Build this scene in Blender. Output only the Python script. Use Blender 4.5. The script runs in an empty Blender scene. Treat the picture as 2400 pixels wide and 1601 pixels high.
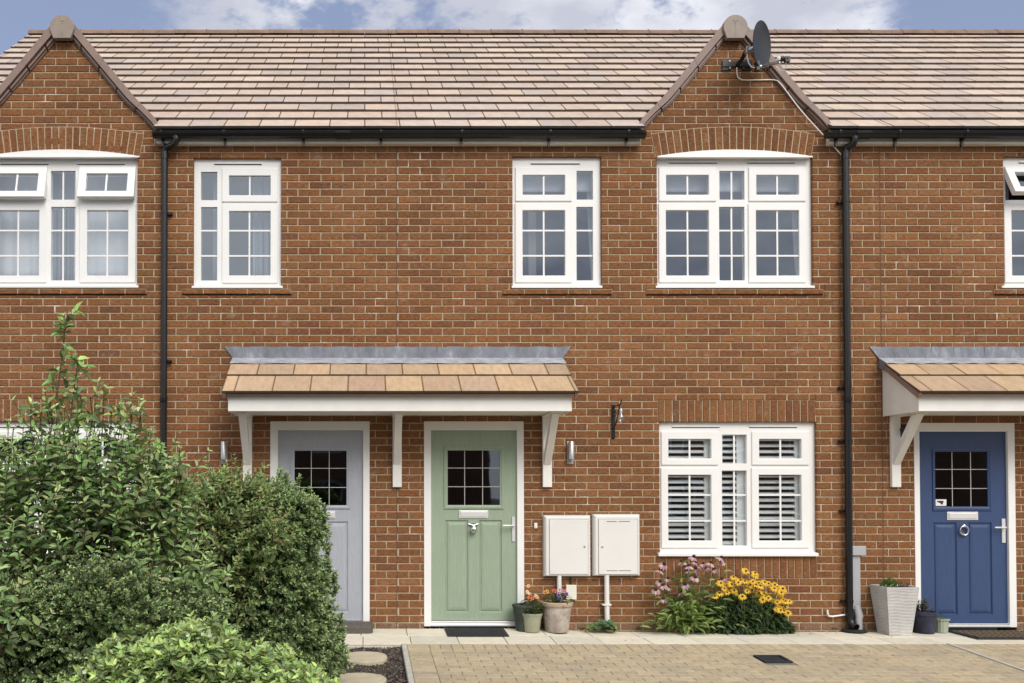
import bpy, math, random
import numpy as np
from mathutils import Vector, Matrix
R = math.radians
rng = random.Random(7)
sc = bpy.context.scene
COL = sc.collection

# ------------------------------------------------------------------ camera
F, PX, PY, PITCH, CY, CZ = 2185.0, 855.0, 1116.0, 1.04, -9.5, 1.40
cd = bpy.data.cameras.new('camera'); cam = bpy.data.objects.new('camera', cd); COL.objects.link(cam)
cam.location = (0, CY, CZ); cam.rotation_euler = (R(90 + PITCH), 0, 0)
cd.sensor_width = 36; cd.lens = F / 2400 * 36
cd.shift_x = (1200 - PX) / 2400; cd.shift_y = (PY - 800.5) / 2400
cd.clip_end = 2000; cd.clip_start = .05
sc.camera = cam
sc.render.resolution_x, sc.render.resolution_y = 1024, 683
# ------------------------------------------------------------------ sky + sun
SUN_EL, SUN_AZ = 42, 158      # azimuth clockwise from +y (the house looks towards -y)
w = bpy.data.worlds.new('World'); sc.world = w; w.use_nodes = True
nt = w.node_tree; nt.nodes.clear()
def wn(t, **k):
    n = nt.nodes.new(t)
    for a, v in k.items(): setattr(n, a, v)
    return n
def wm(op, a, b=None, c=None, clamp=False):
    n = wn('ShaderNodeMath', operation=op); n.use_clamp = clamp
    for i, v in enumerate((a, b, c)):
        if v is None: continue
        if isinstance(v, (int, float)): n.inputs[i].default_value = v
        else: nt.links.new(v, n.inputs[i])
    return n.outputs[0]
def wr(v, a, b, c=0., d=1.):
    n = wn('ShaderNodeMapRange', interpolation_type='SMOOTHSTEP')
    nt.links.new(v, n.inputs[0])
    for i, x in enumerate((a, b, c, d)): n.inputs[i + 1].default_value = x
    return n.outputs[0]
sky = wn('ShaderNodeTexSky', sky_type='NISHITA'); sky.sun_disc = False
sky.sun_elevation = R(SUN_EL); sky.sun_rotation = R(SUN_AZ); sky.air_density = 1.2; sky.dust_density = 1.5
tc = wn('ShaderNodeTexCoord'); sp = wn('ShaderNodeSeparateXYZ'); nt.links.new(tc.outputs['Generated'], sp.inputs[0])
mp = wn('ShaderNodeMapping'); mp.inputs['Scale'].default_value = (1, 1, 1.9); mp.inputs['Location'].default_value = (.37, .2, .1)
nt.links.new(tc.outputs['Generated'], mp.inputs[0])
n1 = wn('ShaderNodeTexNoise'); n1.inputs['Scale'].default_value = 5.5; n1.inputs['Detail'].default_value = 9; n1.inputs['Roughness'].default_value = .62
n2 = wn('ShaderNodeTexNoise'); n2.inputs['Scale'].default_value = 3.2; n2.inputs['Detail'].default_value = 7
nt.links.new(mp.outputs[0], n1.inputs[0]); nt.links.new(mp.outputs[0], n2.inputs[0])
dx = wm('DIVIDE', sp.outputs[0], wm('MAXIMUM', sp.outputs[1], .05))
wob = wm('MULTIPLY', wm('SUBTRACT', n1.outputs[0], .5), .35)
dxw = wm('ADD', dx, wob)
bump = wm('MULTIPLY', wr(dxw, -.27, -.15), wr(dxw, .53, .58, 1, 0))
front = wr(sp.outputs[1], -.1, .1)
region = wm('ADD', wm('MULTIPLY', bump, front), wm('SUBTRACT', 1., front))
mask = wm('MAXIMUM', wm('MULTIPLY', region, wr(n1.outputs[0], .39, .49), clamp=True), wm('SUBTRACT', 1., wr(sp.outputs[1], -.35, .05)), clamp=True)
ramp = wn('ShaderNodeValToRGB'); nt.links.new(n2.outputs[0], ramp.inputs[0])
ramp.color_ramp.elements[0].position = .38; ramp.color_ramp.elements[0].color = (5.6, 5.85, 6.8, 1)
ramp.color_ramp.elements[1].position = .57; ramp.color_ramp.elements[1].color = (12.5, 12.5, 12.6, 1)
hz = wn('ShaderNodeMix', data_type='RGBA'); hz.inputs[0].default_value = .45; hz.inputs[7].default_value = (4.2, 4.8, 7.2, 1)
nt.links.new(sky.outputs[0], hz.inputs[6])
mx = wn('ShaderNodeMix', data_type='RGBA'); nt.links.new(mask, mx.inputs[0])
nt.links.new(hz.outputs[2], mx.inputs[6]); nt.links.new(ramp.outputs[0], mx.inputs[7])
bg = wn('ShaderNodeBackground'); bg.inputs[1].default_value = .075; nt.links.new(mx.outputs[2], bg.inputs[0])
out = wn('ShaderNodeOutputWorld'); nt.links.new(bg.outputs[0], out.inputs[0])
sl = bpy.data.lights.new('sun', 'SUN'); sl.energy = 2.0; sl.angle = R(34); sl.color = (1, .965, .92)
so = bpy.data.objects.new('sun', sl); COL.objects.link(so)
az, el = R(SUN_AZ), R(SUN_EL)
sd = Vector((math.sin(az) * math.cos(el), math.cos(az) * math.cos(el), math.sin(el)))
so.rotation_euler = sd.to_track_quat('Z', 'Y').to_euler(); so.location = (6, -8, 14)
sc.view_settings.view_transform = 'Standard'; sc.view_settings.look = 'None'
sc.view_settings.exposure = 0.48; sc.view_settings.gamma = 1

# ------------------------------------------------------------------ measuring: the point of the plane y=Y seen at photo pixel (px,py)
ca, sa = math.cos(R(PITCH)), math.sin(R(PITCH))
def ray(px, py):
    cx, cy = (px - PX) / F, (PY - py) / F
    return cx, ca - cy * sa, sa + cy * ca
def W(px, py, Y=0.):
    d = ray(px, py); t = (Y - CY) / d[1]
    return Vector((d[0] * t, Y, CZ + d[2] * t))
def G(px, py, z0=0., sl=0.):          # on ground z = z0 + sl*y
    d = ray(px, py); t = (z0 + sl * CY - CZ) / (d[2] - sl * d[1])
    return Vector((d[0] * t, CY + d[1] * t, CZ + d[2] * t))

# ------------------------------------------------------------------ materials
def srgb(r, g, b):
    f = lambda c: (c / 255 / 12.92) if c / 255 <= .04045 else ((c / 255 + .055) / 1.055) ** 2.4
    return (f(r), f(g), f(b), 1)
def newmat(name):
    m = bpy.data.materials.new(name); m.use_nodes = True; t = m.node_tree
    return m, t, t.nodes['Principled BSDF']
def link(t, a, b): t.links.new(a, b)
def tnoise(t, scale, detail=5, rough=.55, coord='Object', sc3=None):
    c = t.nodes.new('ShaderNodeTexCoord'); n = t.nodes.new('ShaderNodeTexNoise')
    n.inputs['Scale'].default_value = scale; n.inputs['Detail'].default_value = detail; n.inputs['Roughness'].default_value = rough
    if sc3:
        mpn = t.nodes.new('ShaderNodeMapping'); mpn.inputs['Scale'].default_value = sc3
        link(t, c.outputs[coord], mpn.inputs[0]); link(t, mpn.outputs[0], n.inputs[0])
    else: link(t, c.outputs[coord], n.inputs[0])
    return n.outputs[0]
def tramp(t, v, stops):
    r = t.nodes.new('ShaderNodeValToRGB'); link(t, v, r.inputs[0])
    e = r.color_ramp.elements
    while len(e) < len(stops): e.new(.5)
    for i, (p, c) in enumerate(stops): e[i].position = p; e[i].color = c
    return r.outputs[0]
def tmix(t, a, b, f, mode='MIX'):
    m = t.nodes.new('ShaderNodeMix'); m.data_type = 'RGBA'; m.blend_type = mode
    for s, v in ((0, f), (6, a), (7, b)):
        if isinstance(v, (int, float, tuple)): m.inputs[s].default_value = v
        else: link(t, v, m.inputs[s])
    return m.outputs[2]
def tbump(t, bsdf, v, strength=.3, dist=.004, prev=None):
    b = t.nodes.new('ShaderNodeBump'); b.inputs['Strength'].default_value = strength; b.inputs['Distance'].default_value = dist
    link(t, v, b.inputs['Height'])
    if prev is not None: link(t, prev, b.inputs['Normal'])
    link(t, b.outputs[0], bsdf.inputs['Normal']); return b.outputs[0]
def plain(name, col, rough=.5, var=.12, scale=6, metal=0., bump=0., bscale=60, spec=.5, sc3=None):
    m, t, b = newmat(name)
    b.inputs['Roughness'].default_value = rough; b.inputs['Metallic'].default_value = metal
    b.inputs['Specular IOR Level'].default_value = spec
    d = tuple(c * (1 - var) for c in col[:3]) + (1,); l = tuple(min(1, c * (1 + var)) for c in col[:3]) + (1,)
    n = tnoise(t, scale, 6, .6, sc3=sc3)
    link(t, tramp(t, n, [(.3, d), (.7, l)]), b.inputs['Base Color'])
    if bump: tbump(t, b, tnoise(t, bscale, 4, sc3=sc3), bump, .003)
    return m
def attr_mat(name, rough=.85, var=.25, scale=45, bump=.5, bscale=130, dist=.004, spec=.25, sc3=None, stain=None):
    m, t, b = newmat(name)
    b.inputs['Roughness'].default_value = rough; b.inputs['Specular IOR Level'].default_value = spec
    a = t.nodes.new('ShaderNodeAttribute'); a.attribute_name = 'tint'
    n = tnoise(t, scale, 6, .65, sc3=sc3)
    mul = tramp(t, n, [(.3, (1 - var,) * 3 + (1,)), (.7, (1 + var,) * 3 + (1,))])
    c = tmix(t, a.outputs['Color'], mul, 1., 'MULTIPLY')
    if stain:
        if name == 'brick': c = tmix(t, c, tramp(t, tnoise(t, .9, 5, .6), [(.32, (.84, .82, .80, 1)), (.68, (1.13, 1.13, 1.12, 1))]), 1., 'MULTIPLY')
        col, sscale, lo, hi, amt = stain
        f = tramp(t, tnoise(t, sscale, 8, .7), [(lo, (0, 0, 0, 1)), (hi, (amt,) * 3 + (1,))])
        c = tmix(t, c, col, f)
    link(t, c, b.inputs['Base Color'])
    if bump: tbump(t, b, tnoise(t, bscale, 5, .6, sc3=sc3), bump, dist)
    return m
M = {}
M['brick'] = attr_mat('brick', .9, .52, 26, .8, 110, .005, .12, sc3=(1, 1, 3.4), stain=((.46, .37, .29, 1), 5.5, .58, .76, .5))
M['mortar'] = None
def _mortar():
    m, t, b = newmat('mortar'); b.inputs['Roughness'].default_value = .95; b.inputs['Specular IOR Level'].default_value = .1
    c = tramp(t, tnoise(t, 18, 6), [(.3, (.36, .285, .19, 1)), (.7, (.49, .395, .275, 1))])
    f = tramp(t, tnoise(t, 2.6, 8, .75), [(.57, (0, 0, 0, 1)), (.66, (.9, .9, .9, 1))])
    link(t, tmix(t, c, (.78, .72, .64, 1), f), b.inputs['Base Color']); tbump(t, b, tnoise(t, 160, 4), .4, .003)
    return m
M['mortar'] = _mortar()
M['white'] = plain('white_plastic', (.80, .79, .765, 1), .32, .03, 3)
M['paint'] = plain('white_painted_timber', (.79, .77, .72, 1), .5, .05, 5, bump=.1)
M['cream'] = plain('cream_plastic', (.72, .70, .60, 1), .45, .04, 4)
M['meter'] = plain('off_white_plastic', (.71, .70, .67, 1), .45, .04, 2.5)
M['black'] = plain('black_plastic', (.007, .007, .008, 1), .34, .3, 5, bump=.05)
M['matt'] = plain('matt_black', (.02, .02, .02, 1), .7, .3, 12, bump=.3)
M['rubber'] = plain('dark_rubber', (.022, .023, .024, 1), .85, .3, 30, bump=.6)
M['verge'] = plain('brown_plastic', (.235, .16, .13, 1), .55, .12, 9, bump=.15)
M['cap'] = plain('grey_brown_plastic', (.27, .215, .175, 1), .6, .12, 9, bump=.15)
M['ridge'] = plain('ridge_clay', (.22, .135, .095, 1), .85, .25, 7, bump=.4)
M['tile'] = attr_mat('roof_tile', .75, .13, 9, .35, 90, .004, .35, stain=((.27, .23, .14, 1), 1.7, .58, .78, .22))
M['ptile'] = attr_mat('canopy_tile', .8, .16, 7, .4, 90, .004, .3, sc3=(3.5, 1, 1))
M['under'] = plain('roof_underside', (.05, .035, .028, 1), .9, .2, 8)
M['lead'] = None
def _lead():
    m, t, b = newmat('lead'); b.inputs['Roughness'].default_value = .55; b.inputs['Metallic'].default_value = .15
    c = tramp(t, tnoise(t, 4.5, 9, .72, sc3=(1.4, 1, .5)), [(.32, (.105, .11, .13, 1)), (.55, (.19, .20, .23, 1)), (.72, (.42, .43, .47, 1))])
    link(t, c, b.inputs['Base Color']); tbump(t, b, tnoise(t, 25, 5), .35, .004)
    return m
M['lead'] = _lead()
def _lead2():
    m, t, b = newmat('weathered_lit_lead'); b.inputs['Roughness'].default_value = .6  # patina mottle, plus the apron's skylight painted in as a paler tone
    c = tramp(t, tnoise(t, 9, 9, .75), [(.34, (.22, .225, .25, 1)), (.5, (.32, .33, .36, 1)), (.70, (.48, .49, .52, 1))])
    link(t, c, b.inputs['Base Color']); tbump(t, b, tnoise(t, 25, 5), .35, .004); return m
M['lead_pale'] = _lead2()
def door_mat(name, col):
    m, t, b = newmat(name); b.inputs['Roughness'].default_value = .42
    n = tnoise(t, 14, 5, .6, sc3=(9, 1, .6))
    d = tuple(c * .93 for c in col[:3]) + (1,); l = tuple(c * 1.07 for c in col[:3]) + (1,)
    link(t, tramp(t, n, [(.35, d), (.65, l)]), b.inputs['Base Color']); tbump(t, b, n, .16, .002)
    return m
M['door_grey'] = door_mat('grey_door_paint', (.37, .385, .425, 1))
M['door_green'] = door_mat('green_door_paint', (.29, .362, .262, 1))
M['door_blue'] = door_mat('blue_door_paint', (.035, .064, .155, 1))
M['chrome'] = plain('polished_steel', (.62, .62, .62, 1), .22, .05, 5, metal=1.)
M['steel'] = plain('brushed_steel', (.50, .50, .49, 1), .38, .08, 20, metal=.85)
M['satin'] = plain('satin_white_metal', (.72, .72, .71, 1), .3, .03, 5, metal=.25)
M['came'] = plain('lead_strip', (.50, .48, .45, 1), .5, .1, 20)
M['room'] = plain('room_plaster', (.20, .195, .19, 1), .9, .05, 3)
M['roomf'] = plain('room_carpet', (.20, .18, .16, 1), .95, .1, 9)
M['curtain'] = plain('curtain_cloth', (.25, .27, .32, 1), .9, .06, 9)
M['net'] = plain('net_curtain_cloth', (.60, .61, .63, 1), .9, .05, 9)
M['blind'] = plain('blind_cloth', (.45, .46, .50, 1), .9, .03, 9)
M['shutter'] = plain('shutter_paint', (.82, .82, .80, 1), .4, .02, 5)
def glassm(name, refl, rough=.0, tint=(.93, .96, .97, 1)):
    m, t, b = newmat(name); t.nodes.remove(b)
    tr = t.nodes.new('ShaderNodeBsdfTransparent'); tr.inputs[0].default_value = tint
    gl = t.nodes.new('ShaderNodeBsdfGlossy'); gl.inputs['Roughness'].default_value = rough; gl.inputs[0].default_value = (.80, .89, 1, 1)
    fr = t.nodes.new('ShaderNodeLayerWeight'); fr.inputs[0].default_value = .5
    pw = t.nodes.new('ShaderNodeMath'); pw.operation = 'POWER'; pw.inputs[1].default_value = 4.; link(t, fr.outputs['Facing'], pw.inputs[0])
    ad = t.nodes.new('ShaderNodeMath'); ad.operation = 'MULTIPLY_ADD'; ad.inputs[1].default_value = .75; ad.inputs[2].default_value = refl; ad.use_clamp = True
    link(t, pw.outputs[0], ad.inputs[0])
    nz = t.nodes.new('ShaderNodeBump'); nz.inputs['Strength'].default_value = .10; nz.inputs['Distance'].default_value = .02
    link(t, tnoise(t, 1.3, 2), nz.inputs['Height']); link(t, nz.outputs[0], gl.inputs['Normal'])
    mxs = t.nodes.new('ShaderNodeMixShader'); link(t, ad.outputs[0], mxs.inputs[0])
    link(t, tr.outputs[0], mxs.inputs[1]); link(t, gl.outputs[0], mxs.inputs[2])
    link(t, mxs.outputs[0], t.nodes['Material Output'].inputs[0]); return m
M['glass'] = glassm('window_glass', .22)
M['doorglass'] = glassm('door_glass', .11, .02, (.42, .38, .37, 1))
M['clear'] = glassm('lamp_glass', .12)

# ------------------------------------------------------------------ mesh building
class MB:
    def __init__(s): s.v = []; s.f = []; s.c = []; s.mi = []
    def quad(s, pts, col=None, mi=0):
        i = len(s.v); s.v += [tuple(p) for p in pts]; s.f.append(tuple(range(i, i + len(pts)))); s.c.append(col); s.mi.append(mi)
    def mesh(s, vs, fs, col=None, mi=0):
        i = len(s.v); s.v += [tuple(p) for p in vs]
        for f in fs: s.f.append(tuple(i + k for k in f)); s.c.append(col); s.mi.append(mi)
    def box(s, x0, x1, y0, y1, z0, z1, col=None, mi=0, mtx=None):
        if x0 > x1: x0, x1 = x1, x0
        if y0 > y1: y0, y1 = y1, y0
        if z0 > z1: z0, z1 = z1, z0
        vs = [(x, y, z) for z in (z0, z1) for y in (y0, y1) for x in (x0, x1)]
        if mtx is not None: vs = [tuple(mtx @ Vector(p)) for p in vs]
        s.mesh(vs, [(0, 2, 3, 1), (4, 5, 7, 6), (0, 1, 5, 4), (2, 6, 7, 3), (0, 4, 6, 2), (1, 3, 7, 5)], col, mi)
    def prism(s, poly, y0, y1, col=None, mi=0):       # poly of (x,z), counter-clockwise seen from -y
        n = len(poly); vs = [(x, y0, z) for x, z in poly] + [(x, y1, z) for x, z in poly]
        fs = [tuple(range(n)), tuple(range(2 * n - 1, n - 1, -1))] + [(i, n + i, n + (i + 1) % n, (i + 1) % n) for i in range(n)]
        s.mesh(vs, fs, col, mi)
    def slab(s, poly3, thick, col=None, mi=0):        # planar polygon given thickness along its normal (downwards)
        p = [Vector(q) for q in poly3]; nrm = (p[1] - p[0]).cross(p[2] - p[0]).normalized()
        n = len(p); vs = p + [q - nrm * thick for q in p]
        fs = [tuple(range(n)), tuple(range(2 * n - 1, n - 1, -1))] + [(i, n + i, n + (i + 1) % n, (i + 1) % n) for i in range(n)]
        s.mesh(vs, fs, col, mi)
    def tube(s, path, r, seg=10, col=None, caps=True, mi=0):
        P = [Vector(p) for p in path]; rs = r if isinstance(r, (list, tuple)) else [r] * len(P)
        vs = []; up = None
        for i, p in enumerate(P):
            t = (P[min(i + 1, len(P) - 1)] - P[max(i - 1, 0)]).normalized()
            if up is None: up = t.orthogonal().normalized()
            up = (up - t * up.dot(t)); up = up.normalized() if up.length > 1e-6 else t.orthogonal().normalized()
            b = t.cross(up)
            vs += [p + (up * math.cos(a) + b * math.sin(a)) * rs[i] for a in [2 * math.pi * k / seg for k in range(seg)]]
        fs = [(i * seg + k, i * seg + (k + 1) % seg, (i + 1) * seg + (k + 1) % seg, (i + 1) * seg + k) for i in range(len(P) - 1) for k in range(seg)]
        if caps: fs += [tuple(range(seg - 1, -1, -1)), tuple((len(P) - 1) * seg + k for k in range(seg))]
        s.mesh(vs, fs, col, mi)
    def lathe(s, prof, c, seg=28, col=None, flute=0., nfl=0, mi=0):
        vs = []
        for r, z in prof:
            for k in range(seg):
                a = 2 * math.pi * k / seg; rr = r * (1 + flute * math.cos(nfl * a))
                vs.append((c[0] + rr * math.cos(a), c[1] + rr * math.sin(a), c[2] + z))
        fs = [(i * seg + k, i * seg + (k + 1) % seg, (i + 1) * seg + (k + 1) % seg, (i + 1) * seg + k) for i in range(len(prof) - 1) for k in range(seg)]
        s.mesh(vs, fs, col, mi)
    def build(s, name, mat, parent=None, smooth=False, bevel=0., loc=None, rot=None, **props):
        me = bpy.data.meshes.new(name); me.from_pydata(s.v, [], s.f)
        for m in (mat if isinstance(mat, (list, tuple)) else [mat]): me.materials.append(m)
        if any(c is not None for c in s.c):
            at = me.color_attributes.new('tint', 'FLOAT_COLOR', 'CORNER')
            arr = []
            for f, c in zip(s.f, s.c):
                cc = (tuple(c[:3]) + (1,)) if c is not None else (.5, .5, .5, 1)
                arr += list(cc) * len(f)
            at.data.foreach_set('color', arr)
        if any(s.mi): me.polygons.foreach_set('material_index', s.mi)
        if smooth: me.polygons.foreach_set('use_smooth', [True] * len(s.f))
        me.update()
        o = bpy.data.objects.new(name, me); COL.objects.link(o)
        if smooth:
            md = o.modifiers.new('es', 'EDGE_SPLIT'); md.split_angle = R(40)
        if bevel:
            md = o.modifiers.new('bv', 'BEVEL'); md.width = bevel; md.segments = 2; md.limit_method = 'ANGLE'; md.angle_limit = R(40)
        if loc is not None: o.location = loc
        if rot is not None: o.rotation_euler = rot
        if parent is not None: o.parent = parent
        for k, v in props.items(): o[k] = v
        return o
def holed(mb, rect, holes, y0, y1, col=None, mtx=None):
    """slab in the xz plane with rectangular holes; rect = (x0,x1,z0,z1)"""
    xs = sorted(set([rect[0], rect[1]] + [v for h in holes for v in h[:2] if rect[0] < v < rect[1]]))
    zs = sorted(set([rect[2], rect[3]] + [v for h in holes for v in h[2:] if rect[2] < v < rect[3]]))
    nx, nz = len(xs) - 1, len(zs) - 1
    def solid(i, k):
        if i < 0 or k < 0 or i >= nx or k >= nz: return False
        cx, cz = (xs[i] + xs[i + 1]) / 2, (zs[k] + zs[k + 1]) / 2
        return not any(h[0] < cx < h[1] and h[2] < cz < h[3] for h in holes)
    idx = {}; vs = []; fs = []
    def vid(i, k, s_):
        key = (i, k, s_)
        if key not in idx:
            p = Vector((xs[i], y0 if s_ == 0 else y1, zs[k]))
            if mtx is not None: p = mtx @ p
            idx[key] = len(vs); vs.append(tuple(p))
        return idx[key]
    for i in range(nx):
        for k in range(nz):
            if not solid(i, k): continue
            fs.append((vid(i, k, 0), vid(i + 1, k, 0), vid(i + 1, k + 1, 0), vid(i, k + 1, 0)))
            fs.append((vid(i, k, 1), vid(i, k + 1, 1), vid(i + 1, k + 1, 1), vid(i + 1, k, 1)))
            if not solid(i - 1, k): fs.append((vid(i, k, 0), vid(i, k + 1, 0), vid(i, k + 1, 1), vid(i, k, 1)))
            if not solid(i + 1, k): fs.append((vid(i + 1, k, 0), vid(i + 1, k, 1), vid(i + 1, k + 1, 1), vid(i + 1, k + 1, 0)))
            if not solid(i, k - 1): fs.append((vid(i, k, 0), vid(i, k, 1), vid(i + 1, k, 1), vid(i + 1, k, 0)))
            if not solid(i, k + 1): fs.append((vid(i, k + 1, 0), vid(i + 1, k + 1, 0), vid(i + 1, k + 1, 1), vid(i, k + 1, 1)))
    mb.mesh(vs, fs, col)
def empty(name, loc=(0, 0, 0), rz=0, parent=None):
    o = bpy.data.objects.new(name, None); COL.objects.link(o); o.location = loc; o.rotation_euler = (0, 0, rz); o.empty_display_size = .1
    if parent is not None: o.parent = parent
    return o
def tag(o, label=None, cat=None, group=None, kind=None):
    if label: o['label'] = label
    if cat: o['category'] = cat
    if group: o['group'] = group
    if kind: o['kind'] = kind
    return o
def jit(c, a, r=rng, hue=.05):
    k = 1 + r.uniform(-a, a)
    return (c[0] * k * (1 + r.uniform(-hue, hue)), c[1] * k, c[2] * k * (1 + r.uniform(-hue, hue)))

# ------------------------------------------------------------------ brickwork
BL, BH, MJ = .2268, .0752, .0115
Z0 = W(1500, 1459.6).z           # a bed joint just above the paving
BR = [(.215, .096, .042), (.228, .103, .045), (.196, .086, .038), (.245, .115, .051), (.218, .097, .041), (.186, .082, .039), (.230, .104, .044)]
def brick_col(r):
    return jit(r.choice(BR), .08, r, .04)
def one_brick(mb, x0, x1, z0, z1, yb, col, r, y=0.):
    if x1 - x0 < .012 or z1 - z0 < .012: return
    b = .0035; y = y + r.uniform(-.0012, .0012); j = lambda: r.uniform(-.0009, .0009)
    o = [(x0 + j(), z0 + j()), (x1 + j(), z0 + j()), (x1 + j(), z1 + j()), (x0 + j(), z1 + j())]
    i_ = [(x0 + b, z0 + b), (x1 - b, z0 + b), (x1 - b, z1 - b), (x0 + b, z1 - b)]
    vs = [(p[0], y, p[1]) for p in i_] + [(p[0], y + b, p[1]) for p in o] + [(p[0], yb, p[1]) for p in o]
    fs = [(0, 1, 2, 3)] + [(4 + k, 4 + (k + 1) % 4, (k + 1) % 4, k) for k in range(4)] + [(8 + k, 8 + (k + 1) % 4, 4 + (k + 1) % 4, 4 + k) for k in range(4)]
    mb.mesh(vs, fs, col)
def cut(rect, h):
    x0, x1, z0, z1 = rect
    if h[0] >= x1 or h[1] <= x0 or h[2] >= z1 or h[3] <= z0: return [rect]
    o = []
    if h[0] > x0: o.append((x0, h[0], z0, z1))
    if h[1] < x1: o.append((h[1], x1, z0, z1))
    a, b = max(x0, h[0]), min(x1, h[1])
    if h[2] > z0: o.append((a, b, z0, h[2]))
    if h[3] < z1: o.append((a, b, h[3], z1))
    return o
def brickwork(mb, xa, xb, za, zb, holes, clip=None, seed=1):
    r = random.Random(seed); n = math.floor((za - Z0) / BH)
    while Z0 + n * BH < zb:
        z0, z1 = Z0 + n * BH + MJ / 2, Z0 + (n + 1) * BH - MJ / 2
        off = (n % 2) * .5 + .08 * math.sin(n * 1.7) * .3
        a, b = xa, xb
        if clip:
            c = clip((z0 + z1) / 2)
            if c is None: n += 1; continue
            a, b = max(xa, c[0]), min(xb, c[1])
        k = math.floor(a / BL) - 1
        while (k + off) * BL < b:
            x0, x1 = (k + off) * BL + MJ / 2 + r.uniform(-.002, .002), (k + 1 + off) * BL - MJ / 2 + r.uniform(-.002, .002)
            x0, x1 = max(x0, a), min(x1, b)
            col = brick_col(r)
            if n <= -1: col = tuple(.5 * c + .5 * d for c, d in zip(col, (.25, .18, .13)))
            ps = [(x0, x1, max(z0, za), min(z1, zb))] if x1 - x0 > .012 else []
            for h in holes:
                ps = [q for p in ps for q in cut(p, h)]
            for p in ps:
                if p[1] - p[0] > .012 and p[3] - p[2] > .014: one_brick(mb, *p, .1, col, r)
            k += 1
        n += 1
def soldiers(mb, x0, x1, z0, z1, y=0., seed=3):
    r = random.Random(seed); n = round((x1 - x0) / .0755); w_ = (x1 - x0) / n
    for k in range(n):
        one_brick(mb, x0 + k * w_ + MJ / 2, x0 + (k + 1) * w_ - MJ / 2, z0 + .004, z1 - .004, .1, brick_col(r), r, y)

# ------------------------------------------------------------------ windows
YF = .045    # front of the window frames, inside the brick reveal
def rc(px, Y):      # px rect (x0,y0,x1,y1) -> (X0,X1,Z0,Z1) on plane Y
    a, b = W(px[0], px[3], Y), W(px[2], px[1], Y)
    return (a.x, b.x, a.z, b.z)
def make_window(house, frame, lights, vents, sill, name='window', label=None):
    fr = rc(frame, YF); root = empty('window', (0, 0, 0), parent=house)
    holes = []
    for L in lights:
        g = rc(L['glass'], YF if not L.get('sash') else YF - .015)
        if L.get('sash'):
            s = rc(L['sash'], YF - .015); m = .016
            holes.append((s[0] + m, s[1] - m, s[2] + m, s[3] - m))
        else: holes.append(g)
    mb = MB(); holed(mb, fr, holes, YF, YF + .07); mb.build('frame', M['white'], root, bevel=.003)
    for L in lights:
        ang = L.get('open', 0)
        yb = YF if not L.get('sash') else YF - .015
        g = rc(L['glass'], yb); yg = yb + .022
        org = Vector((0, 0, 0)); rot = (0, 0, 0)
        sh = Vector((0, 0, 0))
        if L.get('sash'):
            s = rc(L['sash'], yb); org = Vector((0, yb + .03, s[3])); sh = -org; rot = (R(-ang), 0, 0)
            mb = MB(); holed(mb, s, [g], yb, yb + .06, mtx=Matrix.Translation(sh))
            so_ = mb.build('sash', M['white'], root, bevel=.006, loc=org, rot=rot)
            par = root
        T = Matrix.Translation(sh)
        e = .006
        mb = MB(); mb.mesh([T @ Vector(p) for p in ((g[0] - e, yg, g[2] - e), (g[1] + e, yg, g[2] - e), (g[1] + e, yg, g[3] + e), (g[0] - e, yg, g[3] + e))], [(0, 1, 2, 3)])
        mb.build('pane', M['glass'], root, loc=org, rot=rot)
        mb = MB(); bw = .0085
        xs = [W(x, L['glass'][1], yg).x for x in L.get('mun', [])]; zs = [W(L['glass'][0], y, yg).z for y in L.get('bars', [])]
        for x in xs: mb.box(x - bw, x + bw, yg - .007, yg - .001, g[2], g[3], mtx=T)
        for z in zs:
            if not xs and z != zs[0]: mb.build('glazing_bar', M['white'], root, loc=org, rot=rot); mb = MB()
            cuts = [g[0]] + [v for x in xs for v in (x - bw, x + bw)] + [g[1]]
            for i in range(0, len(cuts), 2): mb.box(cuts[i], cuts[i + 1], yg - .007, yg - .001, z - bw, z + bw, mtx=T)
        if xs or zs: mb.build('glazing_bar', M['white'], root, loc=org, rot=rot)
    for (x0, x1, y) in vents:
        a, b = W(x0, y, YF), W(x1, y, YF)
        mb = MB(); mb.box(a.x, b.x, YF - .012, YF, a.z - .001, a.z + .012); mb.box(a.x + .003, b.x - .003, YF - .008, YF, a.z - .007, a.z - .001)
        v = mb.build('trickle_vent', [M['white'], M['matt']], root)
        v.data.polygons.foreach_set('material_index', [0] * 6 + [1] * 6)
    sx0, sx1, sy0, sy1, proj = sill
    a, b = W(sx0, sy1, -proj), W(sx1, sy0, -proj)
    mb = MB(); mb.quad([(a.x, -proj, a.z), (b.x, -proj, a.z), (b.x, -proj, b.z), (a.x, -proj, b.z)])
    mb = MB(); z0, z1 = a.z, b.z
    mb.mesh([(a.x, -proj, z0), (b.x, -proj, z0), (b.x, -proj, z1), (a.x, -proj, z1), (a.x, YF - .002, z0), (b.x, YF - .002, z0), (b.x, YF - .002, z1 + .012), (a.x, YF - .002, z1 + .012)],
            [(0, 1, 2, 3), (4, 7, 6, 5), (0, 4, 5, 1), (3, 2, 6, 7), (0, 3, 7, 4), (1, 5, 6, 2)])
    mb.build('sill', M['white'], root, bevel=.003)
    if label: root['label'] = label
    return fr

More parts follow.
